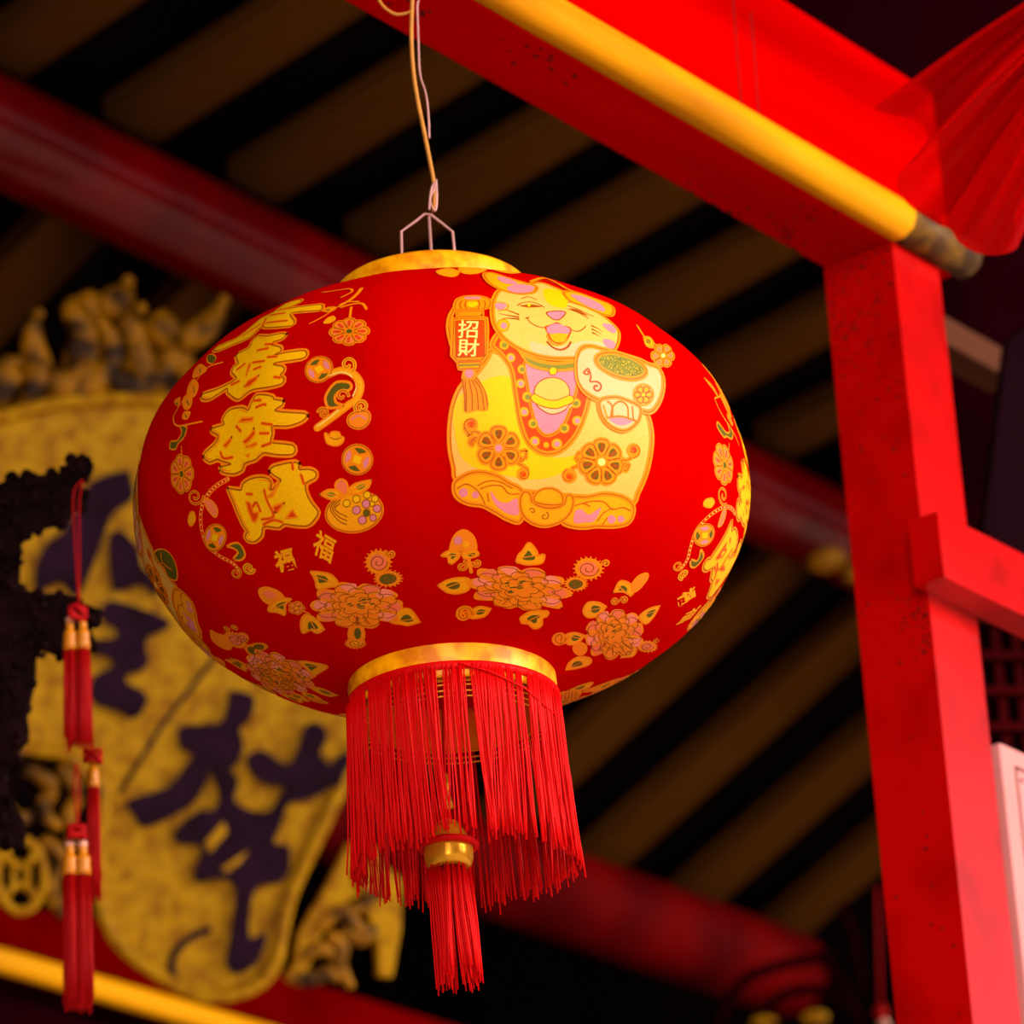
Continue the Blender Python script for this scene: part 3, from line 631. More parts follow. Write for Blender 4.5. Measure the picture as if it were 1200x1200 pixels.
# ---- ornaments round the characters
f = G(350, 330, 7.055)
f.line([(340, 200), (430, 150), (490, 100), (520, 60)], 5, 'org', 1); f.line([(200, 90), (320, 70), (420, 60), (440, 85), (350, 130)], 3, 'org', 1); f.line([(350, 212), (450, 188), (530, 188), (562, 232)], 3.2, 'org', 1); f.line([(340, 190), (400, 170), (500, 170)], 2, 'go', 3)
f.line([(422, 320), (436, 215)], 3, 'org', 1); f.line([(90, 346), (200, 286), (330, 200)], 2, 'org', 1); f.leaf([(190, 240), (240, 212), (305, 215), (260, 246)], 1); f.fill([(200, 340), (235, 298), (285, 280), (305, 312), (250, 344)], 'go', 1)
f.flower(420, 415, 158, 8, 'pp', 'dr', 'dg', 1, 105, ew=1.2); f.coin(165, 722, 112, 100, -30, 1)
sw = [(240, 768), (340, 735), (430, 752), (500, 820), (512, 900), (470, 985), (400, 1030), (150, 1205)]
f.line(sw, 9, 'org', 1); f.line(sw, 4.5, 'go', 2); f.line([(250, 775), (340, 750), (410, 765), (465, 820), (480, 880), (450, 950)], 1.4, 'wh', 4); f.line([(330, 1060), (240, 1130), (150, 1190)], 1.4, 'wh', 4)
f.spiral(408, 690, 68, 60, -1.1, 4, 'go', 2)
f.shape([(300, 838), (350, 826), (420, 838), (438, 880), (400, 905), (340, 905), (300, 950), (312, 1000), (372, 1025), (300, 1040), (240, 1035), (218, 960), (250, 890)], 'dg', 3, 3.2, tl=None)
f.spiral(360, 945, 55, 0, -.9, 4, 'org', 6); f.spiral(200, 1085, 48, 200, 1.3, 3.5, 'org', 2); f.spiral(525, 1040, 60, 150, 1.2, 4, 'go', 2)
f.shape([(410, 1140), (440, 1095), (500, 1080), (570, 1080), (590, 1130), (560, 1190), (500, 1215), (430, 1190)], 'po', 1, 3.5); f.line([(440, 1140), (500, 1110), (560, 1140)], 1.5, 'pk', 4)
h = G(350, 490, 4.287)
h.shape([(130, 72), (150, 84), (166, 68), (200, 70), (210, 90), (226, 98), (215, 125), (180, 136), (140, 120)], 'go', 1, 2, tl=None); h.line([(155, 92), (180, 104), (210, 98)], 1, 'br', 4)
h.coin(295, 208, 76, 72, 20, 1)
h.shape(h.circ(280, 470, 142, 98, -8, 16), 'go', 1, 3.6)
for x, y, r, c in ((290, 460, 20, 'pk'), (340, 430, 20, 'pk'), (395, 455, 18, 'pk'), (320, 510, 20, 'pk'), (375, 500, 16, 'pk'), (342, 475, 17, 'dg'), (240, 425, 17, 'ye'), (290, 405, 18, 'ye'), (345, 385, 17, 'ye'), (385, 405, 16, 'ye'), (370, 430, 12, 'ye')): h.dot(x, y, r, c, 4); h.line(h.circ(x, y, r+1), 1, 'br', 5, True)
for r in (22, 42, 62): h.line([(200+r*.2, 450-r), (190-r*.5, 450), (200, 450+r), (240, 470+r)], 1.3, 'br', 4)
h.leaf([(108, 382), (150, 358), (200, 362), (225, 392), (165, 405)], 5, 'gr'); h.leaf([(245, 372), (280, 332), (366, 312), (348, 350), (300, 378)], 5, 'gr'); h.shape([(182, 335), (208, 305), (240, 322), (245, 370), (210, 380)], 'pp', 4, 2.4, tl=None)
glyph('福', 380, 640, 30, 30, 'go', 1, .02, .9, .3); glyph('福', 333, 656, 27, -14, 'go', 1, .03, .9)
# peony beside the characters
REP[0] = (0, -120)
h.leaf([(60, 770), (120, 775), (170, 790), (200, 835), (150, 850), (95, 855), (85, 815)], 0); h.leaf([(20, 1078), (15, 1020), (40, 985), (90, 1010), (130, 1060), (95, 1080), (60, 1065)], 0); h.leaf([(460, 1020), (500, 965), (560, 960), (610, 1025), (550, 1040), (520, 1035)], 0)
h.shell(400, 722, 62, 0, 58); h.shell(450, 805, 64, 90, 38, 'dg'); h.spiral(465, 680, 24, 200, -.9, 4, 'org', 1); h.dot(290, 1085, 46, 'org', 1, 60); h.dot(296, 1080, 18, 'dg', 3, 28); h.shell(285, 1130, 46, 0, 24, 'go', 1)
h.peony(295, 940, 232, 122, 0, 1)
c3 = G(150, 500, 3.43)
c3.shape([(530, 655), (560, 645), (605, 660), (630, 690), (600, 715), (560, 710), (535, 685)], 'po', 1, 2, tl=None); c3.fill([(545, 665), (580, 662), (600, 680), (570, 690)], 'pp', 4); c3.leaf([(565, 740), (580, 710), (630, 690), (658, 690), (635, 715), (632, 755), (600, 745)], 3); c3.flower(678, 728, 28, 5, 'pp', None, 'go', 1, 24, ew=.8); c3.line([(690, 735), (730, 750)], 2, 'org', 1)
# vine at the left of the characters
REP[0] = (0, 120, -120)
v = G(150, 380, 4)
v.fill([(380, 150), (400, 143), (415, 158), (400, 185), (378, 178)], 'dg', 2); v.line([(380, 150), (400, 143), (415, 158), (400, 185), (378, 178)], 1.6, 'org', 3, True)
v.line([(442, 178), (372, 208), (312, 290), (235, 395), (212, 440), (240, 478), (352, 456)], 2.2, 'org', 1)
for P in ([(345, 190), (372, 215), (345, 240), (312, 250), (318, 212)], [(312, 260), (335, 290), (318, 340), (285, 330), (290, 290)], [(270, 340), (305, 345), (300, 390), (275, 400), (262, 370)], [(270, 415), (298, 415), (285, 445), (262, 440)], [(215, 360), (245, 345), (240, 385)]): v.fill(P, 'po', 1); v.line(P, 1.8, 'org', 2, True); v.line([(P[0][0]*.6+P[2][0]*.4, P[0][1]*.6+P[2][1]*.4), (P[0][0]*.2+P[2][0]*.8, P[0][1]*.2+P[2][1]*.8)], 1.6, 'dg', 3)
v.shape([(250, 478), (282, 485), (270, 530), (240, 560), (225, 585), (195, 582), (200, 550), (235, 545), (258, 510)], 'dg', 2, 2.2, tl=None)
v.line([(255, 575), (256, 615)], 1.5, 'org', 1); v.flower(255, 702, 56, 7, 'pp', 'dr', 'dg', 1, 86, ew=1.0)
v.spiral(320, 808, 40, 0, 1.4, 3.4, 'org', 1); vl = [(466, 724), (420, 755), (380, 800), (352, 860), (345, 940), (368, 1030), (430, 1085), (495, 1120), (530, 1160)]
v.line(vl, 5.4, 'org', 1); v.line(vl, 3, 'rd', 2)
VL = cmr([Vector(p) for p in vl], 7)
for p in VL[::2]: v.dot(p.x, p.y, 3.4, 'wh', 3)
v.shape([(368, 818), (405, 835), (425, 872), (415, 905), (388, 880), (370, 850)], 'pp', 3, 2, tl=None); v.shape([(290, 885), (312, 880), (318, 915), (295, 945), (280, 925)], 'go', 1, 1.5, tl=None)
v.coin(412, 1000, 50, 62, 20, 4); v.shape([(470, 1040), (520, 1025), (552, 1075), (535, 1105), (500, 1100), (520, 1070), (500, 1050)], 'dg', 4, 2.6, tl=None); v.spiral(508, 1165, 28, 300, 1.2, 3.2, 'org', 3); v.spiral(570, 1142, 28, 20, 1.2, 4.2, 'go', 1)
REP[0] = (0,)
v.shape([(120, 1075), (150, 1055), (190, 1062), (225, 1110), (238, 1170), (225, 1200), (185, 1180), (170, 1140), (130, 1115)], 'dg', 1, 2, tl=None); v.line([(160, 1070), (165, 1115), (210, 1150)], 2, 'org', 4); v.line([(165, 1115), (150, 1130)], 1.5, 'org', 4)
z_ = G(220, 690, 6)
z_.leaf([(0, 170), (40, 200), (75, 260), (100, 300), (40, 310), (5, 290), (-30, 220)], 0)
z_.leaf([(780, 505), (850, 510), (982, 540), (940, 580), (880, 605), (840, 570)], 0); z_.leaf([(310, 495), (360, 500), (430, 545), (400, 560), (340, 530)], 0); z_.leaf([(850, 680), (950, 700), (1055, 748), (990, 755), (900, 720)], 0)
z_.leaf([(430, 655), (560, 690), (620, 740), (520, 720)], 0); z_.leaf([(700, 720), (800, 745), (850, 790), (760, 770)], 0)
z_.shell(380, 345, 48, 0, 36); z_.shell(500, 405, 60, 40, 26, 'dg'); z_.spiral(335, 275, 20, 180, 1, 4, 'org', 1)
z_.shape([(160, 290), (200, 310), (260, 330), (300, 380), (300, 425), (240, 410), (180, 360)], 'po', 1, 2, tl=None)
z_.peony(655, 580, 255, 118, 24, 4)
z_.shape([(120, 470), (170, 470), (240, 500), (262, 540), (200, 515)], 'po', 1, 1.6, tl=None)
e_ = G(640, 640, 5.4545)
e_.shape([(45, 950), (200, 915), (215, 950), (130, 1010), (60, 1030)], 'po', 0, 2, tl=None); e_.leaf([(150, 915), (220, 885), (292, 868), (270, 905), (200, 925)], 1); e_.shape([(230, 930), (330, 890), (460, 845), (440, 875), (340, 920)], 'po', 0, 2, tl=None); e_.shape([(380, 880), (470, 845), (545, 820), (480, 860)], 'pp', 0, 1.6, tl=None)
for X in range(70, 200, 22): e_.line([(X, 1010-(X-70)*.3), (X+12, 945-(X-70)*.2)], 1, 'br', 4)
REP[0] = (0, 120, -120)
# peony under the cat
q = G(500, 610, 5.4545)
q.leaf([(572, 262), (590, 215), (615, 190), (655, 140), (700, 190), (712, 225), (748, 215), (735, 270), (650, 280)], 0); q.leaf([(72, 412), (130, 380), (200, 365), (270, 375), (268, 440), (200, 465), (130, 455)], 0)
q.leaf([(270, 590), (330, 550), (410, 560), (370, 610), (290, 625)], 1); q.spiral(240, 600, 52, 0, -1.2, 7, 'org', 1, thin=True)
q.leaf([(595, 620), (660, 580), (720, 575), (775, 580), (770, 610), (740, 625), (735, 670), (690, 690), (650, 660), (610, 655)], 0)
q.shell(1035, 305, 86, 0, 68); q.shell(955, 402, 66, 80, 42, 'dg'); q.spiral(1145, 275, 22, 180, .8, 5, 'org', 1)
q.peony(592, 432, 318, 150, 6, 2)
q.shape([(160, 140), (190, 85), (235, 62), (285, 90), (310, 140), (300, 195), (165, 195)], 'po', 1, 3, tl=None); q.dot(200, 125, 26, 'pk', 4); q.dot(250, 150, 22, 'go', 4)
q.leaf([(95, 222), (140, 192), (215, 200), (200, 240), (150, 275), (135, 230)], 3); q.leaf([(235, 200), (310, 190), (335, 220), (290, 235), (240, 240)], 3); q.spiral(225, 290, 34, 300, 1, 4, 'org', 1); q.spiral(320, 270, 28, 180, -1, 4, 'org', 1); q.line([(265, 230), (285, 330)], 4, 'org', 1)
# peony lower right of the cat
REP[0] = (0, 120)
m_ = G(640, 640, 5.4545)
m_.leaf([(235, 415), (265, 360), (330, 360), (385, 385), (340, 440), (270, 455)], 0); m_.leaf([(590, 450), (650, 400), (724, 380), (690, 450), (640, 495)], 0); m_.leaf([(125, 792), (150, 740), (205, 705), (280, 715), (275, 755), (200, 780)], 0); m_.leaf([(120, 570), (180, 550), (250, 570), (200, 620), (140, 625)], 0); m_.spiral(85, 585, 42, 0, 1.2, 8, 'org', 1); m_.dot(215, 655, 48, 'org', 0, 44)
m_.leaf([(475, 712), (520, 650), (570, 655), (560, 700)], 0); m_.shell(645, 640, 62, 0, 34); m_.spiral(700, 600, 20, 0, 1, 3, 'org', 1)
m_.peony(435, 560, 190, 170, -12, 3)
m_.shape([(545, 250), (590, 190), (645, 172), (650, 205), (600, 270), (560, 290)], 'po', 1, 2.6, tl=None); m_.leaf([(430, 292), (465, 225), (520, 230), (555, 265), (550, 315), (500, 290)], 2); m_.spiral(440, 345, 26, 0, 1, 4, 'org', 1); m_.spiral(500, 345, 26, 180, 1, 4, 'org', 1)
REP[0] = (0, 120)
# small charm right of the cat's head
Bc.line([(880, 10), (905, 50), (930, 90)], 3.6, 'org', 1); Bc.leaf([(925, 90), (965, 95), (990, 130), (985, 165), (945, 150)], 1)
Bc.line([(990, 130), (1020, 160)], 3, 'org', 1); Bc.flower(1055, 225, 72, 6, 'pp', None, 'wh', 2, 78, ew=1.0)
REP[0] = (0, 120, -120)
# scalloped gilding just under the top collar
tg = G(500, 290, 3.43)
for P in ([(40, 95), (90, 85), (130, 100), (110, 120), (60, 112)], [(130, 85), (200, 78), (240, 90), (200, 108), (150, 108)], [(250, 84), (320, 82), (380, 100), (330, 104)]): tg.shape(P, 'go', 1, 1.6, tl=None)

mats = []
for c in PK:
    mm = mat('print_'+c, PC[c], .5, scale=420, var=.1, spec=.12, trans=.12) if c in ('ye', 'cr', 'pc', 'gr', 'pk', 'go') else mat('print_'+c, PC[c], .5, spec=.12, trans=.12)
    mats.append(mm)
fab = mat('red_lantern_fabric', (212, 0, 0), .7, scale=160, var=.06, bump=.06, spec=.0, trans=.34)
mb = MB(); NL, NP = 216, 96
ph0, ph1 = -R(72), R(72)
for j in range(NP+1):
    for i in range(NL): mb.v.append(surf(2*math.pi*i/NL, ph0+(ph1-ph0)*j/NP)+LC)
for j in range(NP):
    for i in range(NL): i2 = (i+1) % NL; mb.f.append((j*NL+i, j*NL+i2, (j+1)*NL+i2, (j+1)*NL+i)); mb.m.append(0)
rots = [Matrix.Rotation(R(a), 3, 'Z') for a in (0, 120, -120)]
nshell = len(mb.f)
for vs, fs, c, turns in prims:
    for r_ in [Matrix.Rotation(R(a), 3, 'Z') for a in turns]: mb.add([r_ @ p + LC for p in vs], fs, 1+PK.index(c))
# orient the print outward by hand (open shells)
for i in range(nshell, len(mb.f)):
    fc = mb.f[i]; a, b, c = mb.v[fc[0]], mb.v[fc[1]], mb.v[fc[2]]
    if (b-a).cross(c-a).dot(a-LC) < 0: mb.f[i] = fc[::-1]
sh = mb.build('lantern_shade', [fab]+mats, lan, smooth=True, fix=False)

# collars
RC = .100
mb = MB(); mb.lathe(LC, [(RC*.93, .178), (RC, .182), (RC, .200), (RC+.001, .222), (RC*.985, .2255), (RC*.955, .2245), (RC*.95, .19)], 96); mb.build('top_collar', M['foil'], lan, smooth=True, fix=False)
mb = MB(); mb.lathe(LC, [(RC*.96, -.185), (RC*.965, -.226), (RC*.995, -.228), (RC, -.224), (RC+.001, -.20), (RC, -.182)], 96); mb.build('bottom_collar', M['foil'], lan, smooth=True)
mb = MB()
for zz in (-.232, -.238, -.2435): mb.tube([LC+Vector((RC*.90*math.cos(a), RC*.90*math.sin(a), zz)) for a in [2*math.pi*i/72 for i in range(73)]], .0009, 6, 0, False)
mb.lathe(LC, [(RC*.92, -.19), (RC*.91, -.229)], 72)
mb.build('inner_ring', M['foilin'], lan, smooth=True)
# bail
ax0 = LC.copy()
mb = MB(); bw_ = .029
B = [ax0+Vector((-bw_, 0, .19)), ax0+Vector((-bw_+.002, 0, .300)), ax0+Vector((-.010, 0, .312)), ax0+Vector((-.002, 0, .3185)), ax0+Vector((.004, 0, .317)), ax0+Vector((.010, 0, .311)), ax0+Vector((bw_-.004, 0, .296)), ax0+Vector((bw_, 0, .19))]
mb.tube(B, .0015, 8); mb.tube([ax0+Vector((.003, 0, .16)), ax0+Vector((.002, 0, .315))], .0016, 8)
mb.tube([ax0+Vector((-.1, 0, .19)), ax0+Vector((.1, 0, .19))], .0012, 8)
mb.build('wire_bail', M['wire'], lan, smooth=True)
# fringe
mb = MB(); rr = random.Random(11); NS = 560
band = MB(); band.lathe(LC, [(RC+.0012, -.212), (RC+.0034, -.213), (RC+.0036, -.219), (RC+.0012, -.2205)], 96); band.build('fringe_band', M['thread'], lan, smooth=True)
for i in range(NS):
    a = 2*math.pi*(i+rr.uniform(-.6, .6))/NS
    clump = noise.noise(Vector((math.cos(a)*7, math.sin(a)*7, 0)))
    g_ = noise.noise(Vector((math.cos(a)*16, math.sin(a)*16, 9)))
    if g_ < -.22 or (abs(math.degrees(a)+102) < 5 and rr.random() < .6) or (abs(math.degrees(a)+88) < 2.5 and rr.random() < .7): continue
    L = .168+.010*noise.noise(Vector((math.cos(a)*14, math.sin(a)*14, 3)))+rr.gauss(0, .004)
    if rr.random() < .05: L -= .03*rr.random()
    r0 = RC+.0022+rr.uniform(-.0006, .0012); da = clump*.14+rr.gauss(0, .02); dr = rr.gauss(.002, .0035)
    P = []; ph = rr.random()*6
    for s_ in range(7):
        t = s_/6; aa = a+da*t**1.3+.012*math.sin(ph+t*5)*t; rd = r0+dr*t+.0012*math.sin(ph+t*7)*t
        P.append(LC+Vector((rd*math.cos(aa)+.004*t, rd*math.sin(aa), -.216-L*t)))
    mb.tube(P, rr.uniform(.0008, .0014), 4)
mb.tube([LC+Vector((r_*math.cos(a), r_*math.sin(a), z_)) for r_, a, z_ in [(RC+.004, R(-85), -.217), (RC+.006, R(-70), -.224), (RC+.007, R(-50), -.236), (RC+.006, R(-32), -.248), (RC+.005, R(-20), -.25), (RC+.004, R(-10), -.23)]], .0009, 5)
tag(mb.build('fringe', M['thread'], lan, smooth=True), kind='stuff')
# middle tassel
TC = LC+Vector((-.012, 0, 0))
mb = MB(); mb.tube([LC+Vector((0, 0, .19)), TC+Vector((0, 0, -.27))], .0012, 6); mb.tube([TC+Vector((0, 0, -.27)), TC+Vector((0, 0, -.345))], .0012, 6)
tas = mb.build('tassel', M['thread'], lan, smooth=True)
mb = MB(); mb.lathe(TC, [(.001, -.286), (.004, -.290), (.0052, -.300), (.0045, -.308), (.0062, -.316), (.0075, -.322), (.001, -.324)], 20); mb.build('tassel_bead', M['bead'], tas, smooth=True)
mb = MB(); mb.lathe(TC, [(.002, -.333), (.010, -.337), (.0165, -.347), (.021, -.356), (.0235, -.360), (.0235, -.3655)], 32); mb.lathe(TC, [(.0235, -.3655), (.0235, -.374), (.021, -.381), (.0165, -.385), (.016, -.37)], 32); mb.build('tassel_cap', M['bead'], tas, smooth=True)
mb = MB(); mb.tube([TC+Vector((.0262*math.cos(a), .0262*math.sin(a), -.361)) for a in [2*math.pi*i/32 for i in range(33)]], .0034, 8, 0, False); mb.build('tassel_rim', M['thread'], tas, smooth=True)
mb = MB()
for i in range(170):
    a = rr.random()*6.28; u = math.sqrt(rr.random())*.019; cl = round(a/1.05)*1.05; L = rr.gauss(.112, .006)
    x0, y0 = u*math.cos(a), u*math.sin(a); x1 = x0*.9+.006*math.cos(cl)+.004; y1 = y0*.9+.006*math.sin(cl)
    mb.tube([TC+Vector((x0+(x1-x0)*t+.0012*math.sin(a*3+t*4), y0+(y1-y0)*t, -.380-L*t)) for t in (0, .25, .5, .75, 1)], .0009, 4)
mb.build('tassel_strands', M['thread'], tas, smooth=True)

# suspension cord and thin wire, tied to a hook on the beam
Y0 = LC.y
cordpts = [at_y(x, y, Y0) for x, y in ((508, 248), (509, 232), (508, 212), (504, 190), (496, 150), (489, 115), (484, 80), (482, 40), (483, 0), (484, -30))]
topc = cordpts[-1]
hook = K+DD*((topc-K).dot(DD)) - NN*(a_*.5); hook.z = K.z-.004
cordpts.append((topc+hook)/2+Vector((0, 0, .01))); cordpts.append(hook-Z3*.001)
mb = MB(); mb.tube(cmr(cordpts, 8), [.0021]*(len(cmr(cordpts, 8))), 8)
mb.tube(cmr([at_y(x, y, Y0) for x, y in ((482, 14), (465, 17), (452, 10), (444, 0), (440, -12))], 6), .0016, 8)
mb.build('hanging_cord', M['cord'], lan, smooth=True)
mb = MB(); wp = [at_y(x, y, Y0+.006) for x, y in ((490, -22), (489, 6), (490, 40), (492, 85), (499, 110), (502, 135), (503, 162))]
mb.tube(cmr([hook-Z3*.001+DD*.008, *wp], 8), .0011, 6)
mb.build('thin_wire', M['wire'], lan, smooth=True)
mb = MB(); wp = [at_y(x, y, Y0-.004) for x, y in ((503, 246), (504, 232), (508, 224), (510, 214), (506, 220), (504, 236), (510, 247), (512, 232), (511, 210))]
mb.tube(cmr(wp, 6), .0012, 6); mb.build('wire_knot', M['wire'], lan, smooth=True)

# ------------------------------------------------------------------ gilded name board with dark characters
PN = (-FW*.82 + Vector((0, 0, .0)) + NN*.35); PN.z = -.28; PN.normalize()      # faces the viewer, leaning forward
PO = pt(200, 850, 6.85)
def bp(x, y, h=0): return on_plane(x, y, PO+PN*h, PN)
board = thing('name_board', PO, 'big gilded name board with dark purple characters behind the lantern', 'sign')
outline = [(-60, 505), (0, 490), (42, 478), (83, 471), (140, 468), (190, 470), (260, 482), (350, 520), (430, 600), (470, 700), (470, 800), (420, 880), (380, 965), (342, 1045), (330, 1092), (322, 1130), (298, 1156), (258, 1168), (221, 1162), (183, 1141), (141, 1108), (119, 1062), (116, 990), (122, 935), (104, 898), (60, 880), (0, 880), (-60, 895)]
OL = cmr([Vector(p) for p in outline], 4, True)
mb = MB(); mb.prism([bp(p.x, p.y) for p in OL], -PN*.05); mb.build('board', M['gilt'], board, bevel=.004)
mb = MB(); mb.tube([bp(p.x, p.y, .004) for p in OL+[OL[0]]], .012, 8, 0, False); mb.build('rim', M['gilt'], board, smooth=True)
mb = MB(); mb.tube([bp(x, y, .001) for x, y in ((140, 930), (190, 850), (262, 757), (330, 660))], .004, 6); mb.build('groove', M['purple'], board, smooth=True); mb = MB()
mb.tube([bp(p.x, p.y, .002) for p in cmr([Vector(a) for a in ((246, 1089), (225, 1098), (206, 1115), (201, 1135), (207, 1152), (214, 1160))], 5)], .006, 6)
mb.build('groove', M['purple'], board, smooth=True)
def P24(pts, oy): return [(x/2.4, oy+y/2.4) for x, y in pts]
strokes = [
 [P24([(262, 560), (355, 530), (370, 560), (375, 610), (320, 650), (290, 720), (265, 790), (240, 850), (210, 885), (170, 840), (112, 870), (100, 820), (130, 740), (182, 700), (204, 650), (240, 640), (244, 600)], 330),
  P24([(310, 720), (340, 700), (390, 750), (400, 800), (440, 840), (440, 882), (400, 850), (330, 870), (312, 810)], 330)],
 [P24([(292, 22), (330, 10), (470, 60), (466, 90), (420, 110), (410, 140), (420, 180), (400, 205), (360, 215), (355, 240), (405, 265), (412, 300), (380, 340), (340, 320), (262, 290), (266, 222), (310, 200), (316, 172), (260, 150), (262, 120), (320, 115), (330, 90), (290, 60)], 700)],
 [P24([(362, 570), (470, 535), (520, 480), (545, 440), (508, 420), (508, 365), (560, 358), (625, 350), (645, 290), (652, 262), (716, 280), (704, 340), (675, 370), (685, 420), (655, 480), (600, 485), (570, 540), (530, 590), (412, 645), (378, 610)], 700),
  P24([(602, 490), (640, 480), (670, 520), (660, 572), (710, 600), (760, 600), (788, 560), (800, 530), (740, 520), (702, 480), (702, 444), (740, 430), (800, 468), (832, 450), (862, 360), (908, 360), (920, 400), (900, 440), (930, 480), (920, 540), (860, 570), (812, 580), (790, 640), (770, 690), (812, 700), (815, 760), (790, 800), (722, 815), (702, 900), (706, 960), (748, 942), (745, 975), (720, 1030), (670, 1058), (640, 1030), (650, 960), (666, 820), (622, 790), (560, 800), (550, 770), (570, 700), (500, 690), (502, 650), (560, 600), (600, 600), (620, 560)], 700),
  P24([(930, 470), (975, 436), (990, 480), (980, 530), (940, 532), (915, 510)], 700)]]
for grp in strokes:
    mb = MB()
    for poly in grp: mb.prism([bp(p.x, p.y, .014) for p in cmr([Vector(a) for a in poly], 3, True)], -PN*.014)
    ch = mb.build('character', M['purple'], board)
mb = MB()
for poly in (P24([(575, 690), (630, 630), (640, 660), (590, 720)], 700), P24([(622, 762), (700, 710), (680, 742), (640, 775)], 700)): mb.prism([bp(x, y, .016) for x, y in poly], -PN*.016)
mb.build('character_gap', M['gilt'], board)

# carved gilt work
def carve(mb, pts, r0, r1, h=.0, sw_=.0, nn=8):
    P = [bp(p.x, p.y, h+sw_*math.sin(i*.6)) for i, p in enumerate(cmr([Vector(a) for a in pts], 5))]
    mb.tube(P, [r1+(r0-r1)*math.sin(math.pi*(.22+.78*i/(len(P)-1))) for i in range(len(P))], nn)

rr = random.Random(21)
mb = MB(); mb.prism([bp(x, y, -.035) for x, y in ((-60, 500), (-50, 455), (0, 440), (60, 430), (120, 425), (200, 430), (260, 440), (290, 480), (200, 478), (100, 480))], -PN*.015); crest = mb.build('crest', M['darkwood'], board)
leaves = [[(30, 475), (45, 440), (38, 400), (44, 368)], [(60, 472), (90, 440), (100, 400), (84, 362), (100, 352)], [(85, 470), (120, 440), (132, 405), (112, 368)], [(115, 468), (100, 440), (90, 410), (100, 385)], [(140, 465), (165, 445), (158, 400), (150, 372), (165, 362)], [(165, 465), (190, 440), (205, 400), (190, 370)], [(190, 468), (215, 450), (212, 420), (230, 400)],
          [(-20, 480), (5, 455), (10, 430), (25, 425)], [(20, 478), (40, 462), (70, 460), (90, 468)], [(60, 440), (75, 455), (100, 455), (130, 448)], [(130, 440), (150, 455), (180, 452), (200, 440)], [(-10, 440), (15, 446), (30, 430)], [(100, 350), (112, 372), (105, 398)], [(180, 378), (200, 392), (225, 392)], [(210, 400), (240, 385), (262, 352)], [(225, 470), (245, 440), (262, 425), (285, 430)], [(120, 362), (140, 350), (150, 330)]]
for i, L in enumerate(leaves):
    mb = MB(); carve(mb, L, rr.uniform(.024, .032), .004, -.02+rr.uniform(-.015, .015), .006); mb.sphere(bp(*L[-1], -.02), .011, 10)
    mb.build('gilt_leaf', M['giltcarve'], crest, smooth=True)
# right side gilt bracket
mb = MB(); mb.prism([bp(x, y, .0) for x, y in ((344, 1138), (350, 1095), (385, 1035), (410, 985), (440, 992), (452, 1010), (440, 1042), (402, 1058), (376, 1098), (360, 1140))], -PN*.03)
mb.prism([bp(x, y, .0) for x, y in ((440, 1005), (472, 1030), (470, 1090), (460, 1146), (444, 1145), (442, 1095), (424, 1056))], -PN*.03); sb = mb.build('side_ornament', M['gilt'], board, bevel=.003)
mb = MB()
for L in ([(372, 1088), (395, 1070), (425, 1062), (440, 1040)], [(335, 1142), (360, 1148), (385, 1140), (398, 1148)], [(385, 1095), (400, 1110), (398, 1130), (412, 1158)], [(400, 1060), (415, 1085), (440, 1095)], [(355, 1120), (375, 1112), (390, 1122)], [(415, 1010), (425, 1040), (450, 1050)], [(400, 1090), (425, 1100), (440, 1085)]): carve(mb, L, .014, .007, -.005)
mb.build('scrollwork', M['giltcarve'], sb, smooth=True)
# left coin ornament
mb = MB(); mb.prism([bp(x, y, -.03) for x, y in ((-80, 880), (60, 882), (110, 900), (125, 980), (130, 1075), (-80, 1050))], -PN*.012); sc_ = mb.build('corner_ornament', M['darkwood'], board)
mb = MB(); ring = [bp(24+28*math.cos(2*math.pi*i/36), 1026+42*math.sin(2*math.pi*i/36), .01) for i in range(37)]; mb.tube(ring, .008, 8, 0, False)
ring = [bp(24+10*math.cos(2*math.pi*i/4), 1026+15*math.sin(2*math.pi*i/4), .01) for i in range(5)]; mb.tube(ring, .006, 8, 0, False)
for a in (45, 135, 225, 315): mb.tube([bp(24+8*math.cos(R(a)), 1026+12*math.sin(R(a)), .01), bp(24+27*math.cos(R(a)), 1026+40*math.sin(R(a)), .01)], .007, 8)
mb.build('coin', M['gilt'], sc_, smooth=True)
mb = MB()
for L in ([(0, 885), (30, 880), (70, 884), (100, 905)], [(30, 900), (60, 920), (50, 950), (70, 970)], [(70, 900), (90, 930), (80, 960), (100, 985)], [(0, 940), (20, 960), (40, 955)], [(50, 985), (70, 1005), (60, 1040), (75, 1075)], [(-20, 990), (0, 975), (20, 980)], [(80, 980), (108, 1000), (112, 1040)], [(60, 1060), (80, 1050), (100, 1070)], [(95, 900), (118, 935), (112, 965)]): carve(mb, L, .014, .009, .0, .005)
mb.build('scrollwork', M['giltcarve'], sc_, smooth=True)

# lower beam with gold strip under the board
PB = pt(120, 1163, 7.45)
lb = thing('lower_beam', PB, 'deep red beam with a thin gold edge under the name board', 'beam')
tz = on_plane(0, 1075, PB, NN)
hh = tz.z - on_plane(0, 1124, PB, NN).z
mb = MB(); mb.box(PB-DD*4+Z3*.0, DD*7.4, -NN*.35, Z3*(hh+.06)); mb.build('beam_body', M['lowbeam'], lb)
mb = MB(); mb.tube([PB-DD*4+NN*.012, PB+DD*3.4+NN*.012], .022, 12); mb.build('gold_strip', M['goldpaint'], lb, smooth=True)
mb = MB(); mb.box(PB-DD*4-Z3*.30-NN*.05, DD*7.4, -NN*.30, Z3*.30); mb.build('beam_soffit', M['wall'], lb)

